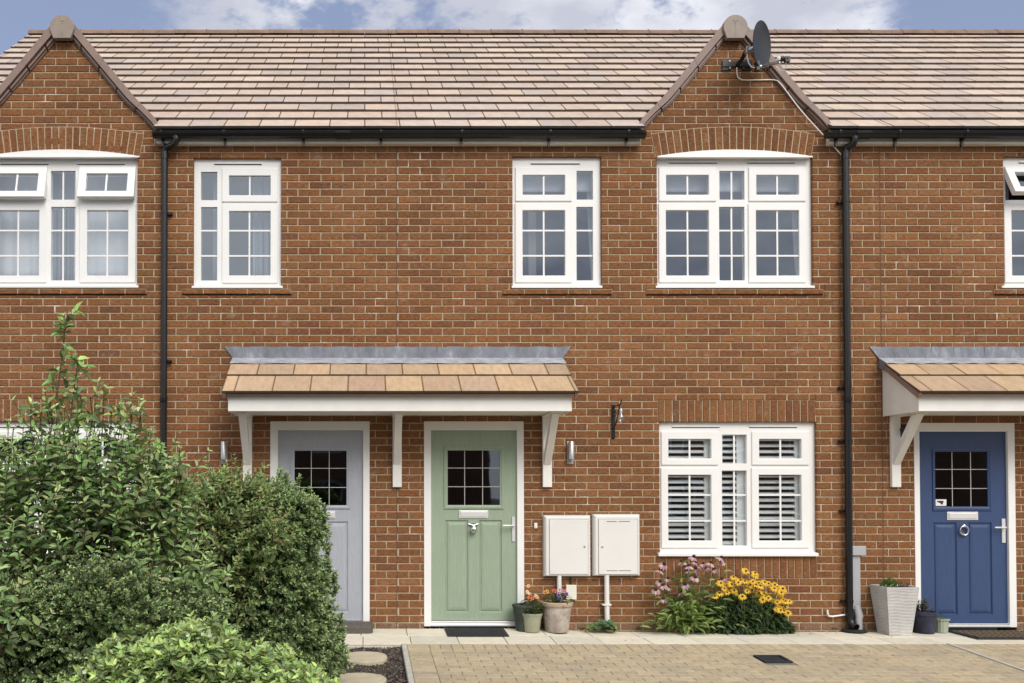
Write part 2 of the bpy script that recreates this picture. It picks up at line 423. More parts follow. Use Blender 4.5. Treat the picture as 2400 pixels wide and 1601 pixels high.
SU, BU = [541, 600], None     # glazing bar heights upstairs
def z6(x): return 1150 + x / 2.939
def z5(x): return x / 3.357
UT, UTG, UB, UBG, FT, FB = (391.5, 471.5), (410.3, 456.3), (476, 662), (493, 645.8), (400.6, 468), (485, 657.3)
def L(sash, glass, ty, gy, mun, bars=(), op=0):
    d = dict(glass=(glass[0], gy[0], glass[1], gy[1]), mun=list(mun), bars=list(bars))
    if sash: d['sash'] = (sash[0], ty[0], sash[1], ty[1])
    if op: d['open'] = op
    return d
def triple_up(sl, gl, ml, mg, mm, sr, gr, mr, op=0):
    return [L(sl, gl, UT, UTG, [ml], (), op), L(sr, gr, UT, UTG, [mr], (), op), L(None, mg, None, FT, [mm]),
            L(sl, gl, UB, UBG, [ml], SU), L(sr, gr, UB, UBG, [mr], SU), L(None, mg, None, FB, [mm], SU)]
win4 = dict(frame=(1537.9, 367, 1899.6, 672), lights=triple_up((1544.7, 1679), (1561.8, 1661.2), 1610.4, (1686.6, 1744.5), 1713.4, (1755.6, 1889), (1773.3, 1872.5), 1820.5),
            vents=[(1566.8, 1681, 381.7), (1750.5, 1862.8, 381.7)], sill=(1537.5, 1910, 669.5, 675, .022))
win1 = dict(frame=(-33, 368, 324.7, 672), lights=triple_up((-23, 110), (-5, 91.7), 43.8, (119, 177), 149, (185.5, 318), (203.3, 300.3), 252.5, 15),
            vents=[(1, 114, 384.5), (181, 293, 384.5)], sill=(-45, 324, 668.5, 674.3, .02))
win3 = dict(frame=(1200.4, 370.5, 1406.9, 672), lights=[L((1208, 1340.5), (1225.2, 1324.2), UT, UTG, [1273.8]), L((1208, 1340.5), (1225.2, 1324.2), UB, UBG, [1273.8], SU),
            L(None, (1351.6, 1389.5), None, FT, []), L(None, (1351.6, 1389.5), None, FB, [], SU)], vents=[(1244, 1359, 383.8)], sill=(1199.5, 1412, 669.5, 675, .022))
win2 = dict(frame=(454.3, 373.5, 659.8, 673), lights=[L((520, 650.9), (536.3, 633.9), (393.8, 473), (411.7, 457.3), [585.7]), L((520, 650.9), (536.3, 633.9), (477.2, 663.5), (495, 645.5), [585], (541.3, 600.3)),
            L(None, (470.7, 509.4), None, (402.8, 469.2), []), L(None, (470.7, 509.4), None, (485.3, 657.5), [], (541.3, 600.3))], vents=[(502, 614, 384.7)], sill=(449, 662.5, 670, 675.2, .022))
D7 = 1147.6
win7 = dict(frame=(1200.4 + D7, 370.5, 1409 + D7, 672), lights=[L((1208 + D7, 1342 + D7), (1225.4 + D7, 1325.5 + D7), UT, UTG, [1275 + D7], (), 27), L((1208 + D7, 1342 + D7), (1225.4 + D7, 1325.5 + D7), UB, UBG, [1275 + D7], SU),
            L(None, (1353 + D7, 1391 + D7), None, FT, []), L(None, (1353 + D7, 1391 + D7), None, FB, [], SU)], vents=[(1240 + D7, 1359 + D7, 381.5)], sill=(1202 + D7, 1414 + D7, 669.5, 675, .022))
def triple_dn(o):
    T, TG, B, BG, FTm, FBm, bars = (1011, 1090), (1029.2, 1074.9), (1096, 1284.6), (1113.2, 1267.4), (1018.6, 1086.4), (1102.8, 1278.9), (1160.2, 1220.7)
    a, b, c = (1550.3 + o, 1683.4 + o), (1693 + o, 1750 + o), (1763 + o, 1895.8 + o)
    ga, gc = (1566.9 + o, 1667 + o), (1779.9 + o, 1878.3 + o)
    return [L(a, ga, T, TG, [1615.5 + o]), L(c, gc, T, TG, [1828 + o]), L(None, b, None, FTm, [1719.8 + o]),
            L(a, ga, B, BG, [1615.5 + o], bars), L(c, gc, B, BG, [1828 + o], bars), L(None, b, None, FBm, [1719.8 + o], bars)]
win5 = dict(frame=(1543.8, 990, 1908.5, 1299), lights=triple_dn(0), vents=[(1575, 1687, 1000.5), (1756, 1868.5, 1000.5)], sill=(1544, 1919, 1297, 1304, .04))
O6 = -1587
win6 = dict(frame=(1543.8 + O6, 989, 1908.5 + O6, 1299), lights=triple_dn(O6), vents=[(1575 + O6, 1687 + O6, 1000.5), (1756 + O6, 1868.5 + O6, 1000.5)], sill=(1534 + O6, 1912 + O6, 1297, 1304, .04))

# ------------------------------------------------------------------ doors
def rings(mb, r, steps):
    """concentric moulding: steps = [(inset, y), ...]; last ring is filled"""
    vs = []; fs = []
    for i_, y in steps:
        vs += [(r[0] + i_, y, r[2] + i_), (r[1] - i_, y, r[2] + i_), (r[1] - i_, y, r[3] - i_), (r[0] + i_, y, r[3] - i_)]
    for k in range(len(steps) - 1):
        fs += [(4 * k + j, 4 * k + (j + 1) % 4, 4 * k + 4 + (j + 1) % 4, 4 * k + 4 + j) for j in range(4)]
    return vs, fs
def make_door(house, paint, frame, leaf, glazed, glass, panels, came_x, came_y, letter, knock, knock_kind, handle, label):
    yf, yl = -.004, .028
    root = empty('door', parent=house); root['label'] = label
    fr = rc(frame, yf); lf = rc(leaf, yl)
    mb = MB(); holed(mb, fr, [(lf[0], lf[1], lf[2] - .03, lf[3])], yf, .10); mb.build('door_frame', M['white'], root, bevel=.004)
    mb = MB(); mb.box(lf[0], lf[1], yf + .004, .09, fr[2] + .028, lf[2] - .006); mb.box(lf[0], lf[1], yf - .012, .08, fr[2] + .004, fr[2] + .022)
    mb.build('threshold', M['satin'], root, bevel=.003)
    gz = rc(glazed, yl); gl = rc(glass, yl); pr = [rc(p, yl) for p in panels]
    mb = MB(); holed(mb, lf, [gl] + pr, yl, yl + .045)
    for p in pr:
        vs, fs = rings(mb, p, [(0, yl), (.008, yl + .014), (.018, yl + .014), (.024, yl + .006), (.050, yl + .001)]); fs.append((16, 17, 18, 19))
        mb.mesh(vs, fs)
    mb.build('leaf', paint, root)
    mb = MB(); o = gz[0] - gl[0]
    vs = []; fs = []
    def rr(i, y):
        t = i
        return [(gz[0] * (1 - t) + gl[0] * t, y, gz[2] * (1 - t) + gl[2] * t), (gz[1] * (1 - t) + gl[1] * t, y, gz[2] * (1 - t) + gl[2] * t),
                (gz[1] * (1 - t) + gl[1] * t, y, gz[3] * (1 - t) + gl[3] * t), (gz[0] * (1 - t) + gl[0] * t, y, gz[3] * (1 - t) + gl[3] * t)]
    st = [rr(0, yl), rr(.02, yl - .011), (rr(.45, yl - .013)), rr(.55, yl - .007), rr(1, yl - .003), rr(1.02, yl + .02)]
    for q in st: vs += q
    for k in range(len(st) - 1): fs += [(4 * k + j, 4 * k + (j + 1) % 4, 4 * k + 4 + (j + 1) % 4, 4 * k + 4 + j) for j in range(4)]
    mb.mesh(vs, fs); mb.build('glazing_frame', paint, root)
    yg = yl + .012
    mb = MB(); mb.quad([(gl[0], yg, gl[2]), (gl[1], yg, gl[2]), (gl[1], yg, gl[3]), (gl[0], yg, gl[3])]); mb.build('pane', M['doorglass'], root)
    mb = MB()
    X = [W(x, glass[1], yg).x for x in came_x]; Z = [W(glass[0], y, yg).z for y in came_y]
    for x in X: mb.box(x - .0032, x + .0032, yg - .003, yg - .0005, gl[2], gl[3])
    for z in Z: mb.box(gl[0], gl[1], yg - .0045, yg - .0032, z - .0032, z + .0032)
    mb.build('glazing_bar', M['came'], root)
    if letter:
        r_ = rc(letter, yl - .01); mb = MB(); mb.box(r_[0], r_[1], yl - .010, yl, r_[2], r_[3]); mb.box(r_[0] + .016, r_[1] - .016, yl - .016, yl - .0102, r_[2] + .014, r_[3] - .014)
        mb.build('letter_plate', M['satin'], root, bevel=.003)
    if knock:
        c = W(*knock, yl); mb = MB()
        if knock_kind == 'urn':
            mb.box(c.x - .028, c.x + .028, yl - .012, yl, c.z + .03, c.z + .052)
            mb.tube([(c.x - .05, yl - .012, c.z + .045), (c.x, yl - .02, c.z + .028), (c.x + .05, yl - .012, c.z + .045)], .009)
            mb.lathe([(.0, -.045), (.022, -.042), (.036, -.02), (.034, .0), (.024, .018), (.018, .03), (.0, .036)], (c.x, yl - .04, c.z), 20)
        else:
            mb.lathe([(.0, .03), (.018, .032), (.02, .05), (.012, .062), (0, .064)], (c.x, yl - .015, c.z), 14)
            mb.tube([(c.x + .042 * math.cos(a), yl - .022, c.z + .047 * math.sin(a)) for a in [R(90 + 360 * k / 22) for k in range(23)]], .009, caps=False)
            mb.box(c.x - .02, c.x + .02, yl - .008, yl, c.z - .055, c.z - .03)
        mb.build('knocker', M['chrome'], root, smooth=True)
    if handle:
        (hx0, hy0, hx1, hy1), (lx0, ly) = handle
        a, b = W(hx0, hy1, yl), W(hx1, hy0, yl); l0 = W(lx0, ly, yl - .05)
        mb = MB(); mb.box(a.x, b.x, yl - .012, yl, a.z, b.z)
        cx = (a.x + b.x) / 2; mb.tube([(cx, yl, l0.z), (cx, yl - .045, l0.z), (cx - .012, yl - .055, l0.z), (l0.x, yl - .055, l0.z)], .0085)
        mb.tube([(cx, yl - .014, a.z + .05), (cx, yl - .006, a.z + .05)], .009)
        mb.build('handle', M['satin'], root, smooth=True)
    return fr

# ------------------------------------------------------------------ the roof planes
EV = W(855, 304, -.13); RG = W(855, 82, 3.45)
E_Y, E_Z, R_Y, R_Z = -.13, EV.z, 3.45, RG.z
SLP = (R_Z - E_Z) / (R_Y - E_Y)
TW, ROWS = .3560, 15
# gable profile (half width at a height), from the verge's outer edge
GP = [(W(1722.5 + d, y, -.06).z, W(1722.5 + d, y, -.06).x - W(1722.5, y, -.06).x) for d, y in ((226, 294), (218, 277), (170, 229), (30, 61), (12, 48), (0, 44))]
GI = [(W(1722.5 + d, y, -.06).z, W(1722.5 + d, y, -.06).x - W(1722.5, y, -.06).x) for d, y in ((216.5, 302), (185, 268), (149, 238), (21, 87), (0, 62))]
def prof(P, z):
    if z <= P[0][0]: return P[0][1]
    for (a, xa), (b, xb) in zip(P, P[1:]):
        if a <= z <= b: return xa + (xb - xa) * (z - a) / (b - a)
    return -1
TC = [(.49, .385, .315), (.52, .405, .32), (.47, .38, .325), (.53, .425, .34), (.45, .365, .305), (.50, .395, .32)]
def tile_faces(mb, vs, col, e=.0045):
    # shadow lines of courses and joints painted as dark butt and side margins
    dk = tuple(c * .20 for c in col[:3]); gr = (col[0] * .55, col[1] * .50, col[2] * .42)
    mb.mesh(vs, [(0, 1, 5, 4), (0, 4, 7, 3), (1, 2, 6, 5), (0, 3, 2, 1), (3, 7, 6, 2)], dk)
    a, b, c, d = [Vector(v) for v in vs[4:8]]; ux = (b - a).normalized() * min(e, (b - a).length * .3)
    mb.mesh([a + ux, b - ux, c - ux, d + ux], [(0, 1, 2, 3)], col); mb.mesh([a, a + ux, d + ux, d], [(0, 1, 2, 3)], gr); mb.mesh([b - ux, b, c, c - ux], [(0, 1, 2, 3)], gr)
def roof_tiles(mb, x0, x1, gables, seed):
    r = random.Random(seed); n = Vector((0, -SLP, 1)).normalized(); d = Vector((0, 1, SLP)).normalized()
    Ltot = math.hypot(R_Y - E_Y, R_Z - E_Z); g = Ltot / ROWS; lap = .05; th = .025
    for i in range(ROWS):
        s0, s1 = i * g, (i + 1) * g + (lap if i < ROWS - 1 else 0)
        k = math.floor(x0 / TW) - 1; off = (i % 2) * .5
        zc = E_Z + (s0 + g * .5) / Ltot * (R_Z - E_Z); zb = E_Z + s0 / Ltot * (R_Z - E_Z) - .02
        while (k + off) * TW < x1:
            a, b = max((k + off) * TW + .0028, x0), min((k + 1 + off) * TW - .0028, x1)
            col = jit(r.choice(TC), .08, r, .02); k += 1
            segs = [(a, b)]
            for gx in gables:
                h = prof(GP, zc) - .03
                if h <= 0: continue
                ns = []
                for (p, q) in segs:
                    if q <= gx - h or p >= gx + h: ns.append((p, q)); continue
                    if p < gx - h: ns.append((p, gx - h))
                    if q > gx + h: ns.append((gx + h, q))
                segs = ns
            for p, q in segs:
                if q - p < .01: continue
                base = Vector((0, E_Y, E_Z)); lift = r.uniform(0, .002); tl = r.uniform(-.0015, .0015)
                def P(x, s, h): return Vector((x, 0, 0)) + base + d * s + n * h
                t0, t1 = th + .012 + lift, .009
                vs = [P(p, s0, t0 - th), P(q, s0, t0 - th + tl), P(q, s1, t1 - .012), P(p, s1, t1 - .012), P(p, s0, t0), P(q, s0, t0 + tl), P(q, s1, t1), P(p, s1, t1)]
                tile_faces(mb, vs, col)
def main_roof(house, x0, x1, gables, seed):
    mb = MB(); roof_tiles(mb, x0, x1, gables, seed); rf = mb.build('roof', M['tile'], house)
    # under-structure sheet below the tiles, front cut off where a gable stands
    mb = MB(); n = Vector((0, -SLP, 1)).normalized() * .02
    y1 = .35
    def pt(x, y): return (x, y - n.y, E_Z + (y - E_Y) * SLP - n.z)
    mb.slab([pt(x0, y1), pt(x1, y1), pt(x1, R_Y), pt(x0, R_Y)], .03)
    xs = x0; cuts = []
    for gx in sorted(gables): cuts.append((gx - .97, gx + .97))
    for a, b in cuts:
        if a > xs: mb.slab([pt(xs, E_Y + .03), pt(a, E_Y + .03), pt(a, y1), pt(xs, y1)], .03)
        xs = max(xs, b)
    if xs < x1: mb.slab([pt(xs, E_Y + .03), pt(x1, E_Y + .03), pt(x1, y1), pt(xs, y1)], .03)
    mb.slab([(x0, R_Y, R_Z - .02), (x1, R_Y, R_Z - .02), (x1, 7.5, R_Z - (7.5 - R_Y) * SLP), (x0, 7.5, R_Z - (7.5 - R_Y) * SLP)], .05)
    mb.build('roof_deck', M['under'], rf)
    mb = MB(); k = math.floor(x0 / .44)
    r = random.Random(seed + 5)
    while k * .44 < x1:
        a, b = max(k * .44, x0), min((k + 1) * .44 - .004, x1); k += 1
        if b - a < .02: continue
        c = R_Z - .055 + r.uniform(-.003, .003)
        A = [(math.cos(t) * .125, math.sin(t) * .115) for t in [R(10 + 160 * j / 10) for j in range(11)]]
        vs = [(a, R_Y + p, c + q) for p, q in A] + [(b, R_Y + p * .98, c + q * .98) for p, q in A]
        mb.mesh(vs, [(j, j + 1, 12 + j, 11 + j) for j in range(10)] + [tuple(range(10, -1, -1)), tuple(range(11, 22))])
        mb.tube([(b - .010, R_Y - .06, c + .098), (b + .004, R_Y - .06, c + .104)], .006, 6)
    mb.build('ridge_tile', M['ridge'], rf)
    return rf

def gable(house, gx, left_extent=None):
    """brown dry-verge, end cap and roof slopes of a small front gable centred on gx"""
    zs = [p for p in GP]; rt = empty('gable_roof', parent=house)
    apz = GP[-1][0]; yb = E_Y + (apz - .10 - E_Z) / SLP
    mb = MB()
    for s in (-1, 1):
        for (z0, h0), (z1, h1) in zip(GP[:-1], GP[1:]):
            if h0 < .05: continue
            z0_, z1_ = z0 - .03, z1 - .03
            y0b, y1b = E_Y + (z0 - E_Z) / SLP, E_Y + (z1 - E_Z) / SLP
            q = [(gx + s * h0, -.05, z0_), (gx + s * h1, -.05, z1_), (gx + s * h1, y1b + .1, z1_), (gx + s * h0, max(y0b, -.04) + .1, z0_)]
            if s > 0: q = q[::-1]
            mb.slab(q if s > 0 else q, .02)
    mb.build('slope', M['ridge'], rt)
    # verge units (stepped plastic pieces), one strip per side
    for s in (-1, 1):
        mb = MB()
        def edge(P, t):    # t in 0..1 along the verge (by outer z)
            z = GP[0][0] + (GP[-1][0] - GP[0][0]) * t; return z
        outer = [(h, z) for z, h in GP]; inner = [(h, z) for z, h in GI]
        N = 7
        def along(pl, t):
            ls = [math.dist(pl[i], pl[i + 1]) for i in range(len(pl) - 1)]; d = t * sum(ls)
            for i, l in enumerate(ls):
                if d <= l or i == len(ls) - 1:
                    u = d / l; return (pl[i][0] + (pl[i + 1][0] - pl[i][0]) * u, pl[i][1] + (pl[i + 1][1] - pl[i][1]) * u)
                d -= l
        for k in range(5):
            ta, tb = k / 5, (k + 1) / 5 + .012
            pts_o = [along(outer, min(1, ta + (tb - ta) * j / 4)) for j in range(5)]
            pts_i = [along(inner, min(1, ta + (tb - ta) * j / 4)) for j in range(5)]
            yo = -.062 - .0018 * ((k * 3) % 2) ; poly_o = pts_o; e = .004 * (4 - k) / 4
            for j in range(4):
                a, b, c, d = pts_i[j], pts_i[j + 1], pts_o[j + 1], pts_o[j]
                m1 = lambda p, q, u: (p[0] * (1 - u) + q[0] * u, p[1] * (1 - u) + q[1] * u)
                lo_a, lo_b = m1(a, d, .30), m1(b, c, .30)
                pl = [(gx + s * x, z) for x, z in (lo_a, lo_b, c, d)]
                if s > 0: pl = pl[::-1]
                if s > 0: pl = pl
                mb.prism(pl[::-1] if False else pl, yo - e - k * .0016, .02)
                g1, g2 = m1(a, d, .02), m1(b, c, .02); g3, g4 = m1(b, c, .23), m1(a, d, .23)
                pl = [(gx + s * x, z) for x, z in (g1, g2, g3, g4)]
                if s > 0: pl = pl[::-1]
                mb.prism(pl, -.040, .018)
                h1_, h2_, h3_, h4_ = m1(a, d, -.13), m1(b, c, -.13), m1(b, c, .02), m1(a, d, .02)
                pl = [(gx + s * x, z) for x, z in (h1_, h2_, h3_, h4_)]
                if s > 0: pl = pl[::-1]
                mb.prism(pl, -.016, .016)
        mb.build('verge', M['verge'], rt)
    c = W(1722.5, 63, -.09); mb = MB(); r_ = .123
    pl = [(gx + r_ * math.cos(t), c.z + r_ * math.sin(t)) for t in [R(-12 + 204 * k / 20) for k in range(21)]]
    pl += [(gx - .088, c.z - .115), (gx + .088, c.z - .115)]
    mb.prism(pl[::-1], -.095, -.03); mb.box(gx - .006, gx + .002, -.0975, -.0955, c.z - .09, c.z + .06)
    mb.box(gx - .022, gx + .022, -.0985, -.0955, c.z + .056, c.z + .066); mb.tube([(gx, -.1, c.z + .035), (gx, -.09, c.z + .035)], .006)
    mb.build('ridge_end_cap', M['cap'], rt, bevel=.003)
    mb = MB(); vs = []; n = 12
    for yy in (-.03, yb + .2): vs += [(gx + r_ * .95 * math.cos(t), yy, c.z + r_ * .9 * math.sin(t) - .01) for t in [R(5 + 170 * k / n) for k in range(n + 1)]]
    mb.mesh(vs, [(k, k + 1, n + 2 + k, n + 1 + k) for k in range(n)]); mb.build('ridge_tile', M['ridge'], rt, smooth=True)
    return rt

# ------------------------------------------------------------------ houses
ZG = -.12
X_AB, X_BC = W(930, 800).x, W(2065.5, 800).x
XL, XR = -4.62, 10.1
ZE = W(855, 325).z              # wall head behind the eaves fascia
XGL, XGR = W(146.5, 250, -.06).x, W(1722.5, 250, -.06).x
def arch(mb_list, house, cx, half, zs, seed):
    """segmental brick arch: spring height zs, half span; white infill below it"""
    rise = .068; Rr = (half * half + rise * rise) / (2 * rise); cz = zs + rise - Rr; th = .235
    a0 = math.asin((half + .012) / Rr); n = 23; r = random.Random(seed)
    mb = MB(); bk = MB()
    for k in range(n):
        a, b = -a0 + 2 * a0 * k / n, -a0 + 2 * a0 * (k + 1) / n; g = MJ / 2 / Rr
        a += g; b -= g; col = brick_col(r); y = -.006 + r.uniform(-.001, .001)
        P = lambda t, q: (cx + q * math.sin(t), cz + q * math.cos(t))
        o = [P(a, Rr + .003), P(b, Rr + .003), P(b, Rr + th), P(a, Rr + th)]
        c = (sum(p[0] for p in o) / 4, sum(p[1] for p in o) / 4)
        i_ = [(p[0] + (c[0] - p[0]) * .06, p[1] + (c[1] - p[1]) * .03) for p in o]
        vs = [(p[0], y, p[1]) for p in i_] + [(p[0], y + .0035, p[1]) for p in o] + [(p[0], .08, p[1]) for p in o]
        mb.mesh(vs, [(0, 1, 2, 3)] + [(4 + j, 4 + (j + 1) % 4, (j + 1) % 4, j) for j in range(4)] + [(8 + j, 8 + (j + 1) % 4, 4 + (j + 1) % 4, 4 + j) for j in range(4)], col)
    m_ = 14; pl = [(cx + (Rr + .001) * math.sin(t), cz + (Rr + .001) * math.cos(t)) for t in [-a0 + 2 * a0 * k / m_ for k in range(m_ + 1)]]
    pu = [(cx + (Rr + th + .006) * math.sin(t), cz + (Rr + th + .006) * math.cos(t)) for t in [a0 - 2 * a0 * k / m_ for k in range(m_ + 1)]]
    for j in range(m_):
        bk.prism([pl[j], pl[j + 1], pu[m_ - j - 1], pu[m_ - j]], -.001, .006)
    ar = mb.build('brick_arch', M['brick'], house); bk.build('arch_mortar', M['mortar'], ar)
    mb = MB(); q = [(cx + (Rr - .001) * math.sin(t), cz + (Rr - .001) * math.cos(t)) for t in [a0 * .985 - 2 * a0 * .985 * k / 20 for k in range(21)]]
    mb.prism([(q[-1][0], zs - .012), (q[0][0], zs - .012)] + q, -.018, .06)
    mb.box(q[-1][0], q[0][0] + .012, -.034, -.0185, zs - .020, zs - .004)
    mb.build('arch_infill', M['white'], house, bevel=.002)
    zt = cz + Rr + th
    return (cx - half, cx + half, zs - .05, zs + .0)
def make_house(x0, x1, label, wins, doors, gx, arches, sold, sills, seed):
    h = empty('terraced_house', ((x0 + x1) / 2, 0, 0)); tag(h, label, 'house', 'terraced houses in the row')
    inv = Vector((-(x0 + x1) / 2, 0, 0))
    holes = []
    for w_ in wins: holes.append(rc((w_['frame'][0], w_['frame'][1], w_['frame'][2], w_['frame'][3]), YF))
    for d_ in doors: r_ = rc(d_['frame'], -.004); holes.append((r_[0], r_[1], ZG - 1, r_[3]))
    holes = [(a + .0, b, c, d) for a, b, c, d in holes]
    # the inner core of the wall (mortar coloured behind the joints)
    core = MB(); e = .003
    ch = [(a - e, b + e, c - e, d + e) for a, b, c, d in holes]
    holed(core, (x0 + .004, x1 - .004, ZG, ZE + .0), ch, .0065, .30)
    if gx is not None:
        h0 = prof(GP, ZE) - .02; top = [(z - .02, hh - .02) for z, hh in GP if z > ZE + .03]
        core.prism([(gx - h0, ZE), (gx + h0, ZE)] + [(gx + max(hh, .002), z) for z, hh in top] + [(gx - max(hh, .002), z) for z, hh in top[::-1]], .0065, .30)
    # sides, back
    wall = core.build('wall', M['mortar'], h)
    if x0 < -4: m9 = MB(); m9.box(x0, x0 + .28, .3005, 6.999, ZG, ZE); m9.build('side_wall', M['mortar'], h)
    m9 = MB(); m9.box(x0, x1, 7.0, 7.2, ZG, ZE); m9.build('rear_wall', M['mortar'], h)
    skips = list(holes) + [rc(s, 0) for s in sold] + [rc(s, 0) for s in sills]
    mb = MB()
    def clip(z):
        if z <= ZE - .02: return (x0 + .004, x1 - .004)
        if gx is None: return None
        hw = prof(GI, z) + .04
        return (gx - hw, gx + hw) if hw > .06 else None
    brickwork(mb, x0 + .004, x1 - .004, ZG, GI[-1][0] if gx is not None else ZE, skips, clip, seed)
    for i, s in enumerate(sold):
        r_ = rc(s, 0); soldiers(mb, r_[0], r_[1], r_[2], r_[3], -.0025, seed + i)
    mb.build('brickwork', M['brick'], wall)
    for i, s in enumerate(sills):
        r_ = rc(s, -.02); r = random.Random(seed + 9 + i); m2 = MB(); nb = max(1, round((r_[1] - r_[0]) / BL)); bw = (r_[1] - r_[0]) / nb
        for k in range(nb): one_brick(m2, r_[0] + k * bw + MJ / 2, r_[0] + (k + 1) * bw - MJ / 2, r_[2] + .008, r_[3] - .004, .04, brick_col(r), r, -.022)
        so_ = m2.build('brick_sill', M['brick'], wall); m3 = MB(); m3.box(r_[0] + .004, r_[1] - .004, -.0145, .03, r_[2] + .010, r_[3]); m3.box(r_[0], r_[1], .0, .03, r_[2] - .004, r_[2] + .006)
        o_ = m3.build('sill_mortar_and_shadow', [M['mortar'], M['matt']], wall); o_.data.polygons.foreach_set('material_index', [0] * 6 + [1] * 6)  # matt strip: shadow line painted under the projecting brick sill
    # rooms behind the windows
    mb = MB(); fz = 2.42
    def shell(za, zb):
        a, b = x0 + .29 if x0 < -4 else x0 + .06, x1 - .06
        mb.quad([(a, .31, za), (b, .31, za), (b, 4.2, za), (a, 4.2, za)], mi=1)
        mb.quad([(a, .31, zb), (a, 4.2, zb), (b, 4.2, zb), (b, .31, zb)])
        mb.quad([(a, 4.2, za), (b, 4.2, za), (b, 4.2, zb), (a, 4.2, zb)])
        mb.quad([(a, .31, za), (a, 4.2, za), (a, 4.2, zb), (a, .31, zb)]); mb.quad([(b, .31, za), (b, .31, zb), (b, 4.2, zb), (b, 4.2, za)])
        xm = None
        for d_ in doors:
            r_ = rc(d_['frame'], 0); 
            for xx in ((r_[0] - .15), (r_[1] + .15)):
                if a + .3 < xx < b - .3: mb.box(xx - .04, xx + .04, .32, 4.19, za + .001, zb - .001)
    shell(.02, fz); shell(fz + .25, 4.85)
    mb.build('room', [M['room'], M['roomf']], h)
    for w_ in wins: make_window(h, **w_)
    for d_ in doors: make_door(h, **d_)
    for a in arches: arch(None, h, *a)
    if gx is not None: gable(h, gx)
    for o in list(h.children): o.location -= Vector(((x0 + x1) / 2, 0, 0))
    main = main_roof(h, x0 if x0 > -4 else x0 - .06, x1, [g for g in ([gx] if gx is not None else [])], seed + 50)
    main.location -= Vector(((x0 + x1) / 2, 0, 0))
    return h
def zd(x0, y0, x1, y1, s, ox, oy): return (ox + x0 / s, oy + y0 / s, ox + x1 / s, oy + y1 / s)
dz1 = lambda a, b, c, d: zd(a, b, c, d, 2.904, 480, 960)
dz2 = lambda a, b, c, d: zd(a, b, c, d, 2.903, 950, 960)
door_grey = dict(paint=M['door_grey'], frame=dz1(443, 80, 1122, 1462), leaf=dz1(497, 142, 1078, 1436), glazed=dz1(583, 257, 990, 675), glass=dz1(610, 280, 965, 652),
    panels=[dz1(597, 762, 740, 1380), dz1(832, 762, 975, 1380)], came_x=[480 + 725 / 2.904, 480 + 847 / 2.904], came_y=[960 + 400 / 2.904, 960 + 530 / 2.904], letter=dz1(688, 690, 888, 742),
    knock=(480 + 787 / 2.904, 960 + 810 / 2.904), knock_kind='urn', handle=((500, 1212, 506, 1268), (532, 1232)), label='pale grey panelled front door')
door_green = dict(paint=M['door_green'], frame=dz2(128, 80, 806, 1476), leaf=dz2(175, 142, 756, 1433), glazed=dz2(262, 250, 668, 676), glass=dz2(288, 278, 642, 650),
    panels=[dz2(273, 752, 428, 1380), dz2(503, 752, 656, 1380)], came_x=[950 + 403 / 2.903, 950 + 525 / 2.903], came_y=[960 + 398 / 2.903, 960 + 525 / 2.903], letter=dz2(365, 685, 565, 740),
    knock=(950 + 462 / 2.903, 960 + 808 / 2.903), knock_kind='urn', handle=((1200, 1211, 1206.5, 1269), (1179, 1232)), label='sage green panelled front door')
BX = lambda x: 1900 + x / 3.476
BY = lambda y: 1150 + y / 3.476
door_blue = dict(paint=M['door_blue'], frame=(2147, 991, 2378, 1470.5), leaf=(2155.5, 1012, 2356.5, 1460), glazed=(2186, 1052, 2322, 1197), glass=(2192, 1059, 2314, 1187.5),
    panels=[(BX(1006), BY(260), BX(1190), BY(1012)), (BX(1290), BY(260), BX(1475), BY(1012))], came_x=[2230.6, 2274], came_y=[1100.3, 1145], letter=(BX(1113), BY(173), BX(1365), BY(240)),
    knock=(BX(1241), BY(325)), knock_kind='ring', handle=((BX(1555), BY(228), BX(1580), BY(424)), (BX(1498), 1236.5)), label='dark blue panelled front door')
arz = W(1720, 367).z
houseA = make_house(XL, X_AB, 'red brick terraced house with the pale grey front door, left of the three houses', [win1, win2, win6], [door_grey], XGL,
    [((W(-33, 370, 0).x + W(324.7, 370, 0).x) / 2, .785, arz, 21)], [(-46, 935, 325, 988.5)], [(-60, 676.5, 343.5, 690.5), (425, 676.5, 683, 690.5)], 11)
houseB = make_house(X_AB, X_BC, 'red brick terraced house with the sage green front door and satellite dish', [win3, win4, win5], [door_green], XGR,
    [((W(1537.9, 370, 0).x + W(1899.6, 370, 0).x) / 2, .787, arz, 22)], [(1541, 937.5, 1911.5, 989.5), (1545, 1305, 1916, 1355.5)], [(1178, 677.5, 1436, 691), (1515, 677.5, 1932, 691)], 12)
houseC = make_house(X_BC, XR, 'red brick terraced house with the dark blue front door at the right', [win7], [door_blue], None, [], [], [(2331, 677.5, 2590, 691)], 13)
for xx, hh in ((X_AB, houseA), (X_BC, houseB)):
    mb = MB(); mb.box(xx - .004, xx + .004, .003, .02, ZG, ZE); o = mb.build('movement_joint', plain('sealant', (.12, .07, .045, 1), .9), hh); o.location = -hh.location
# dark interior of the eaves: fascia and soffit

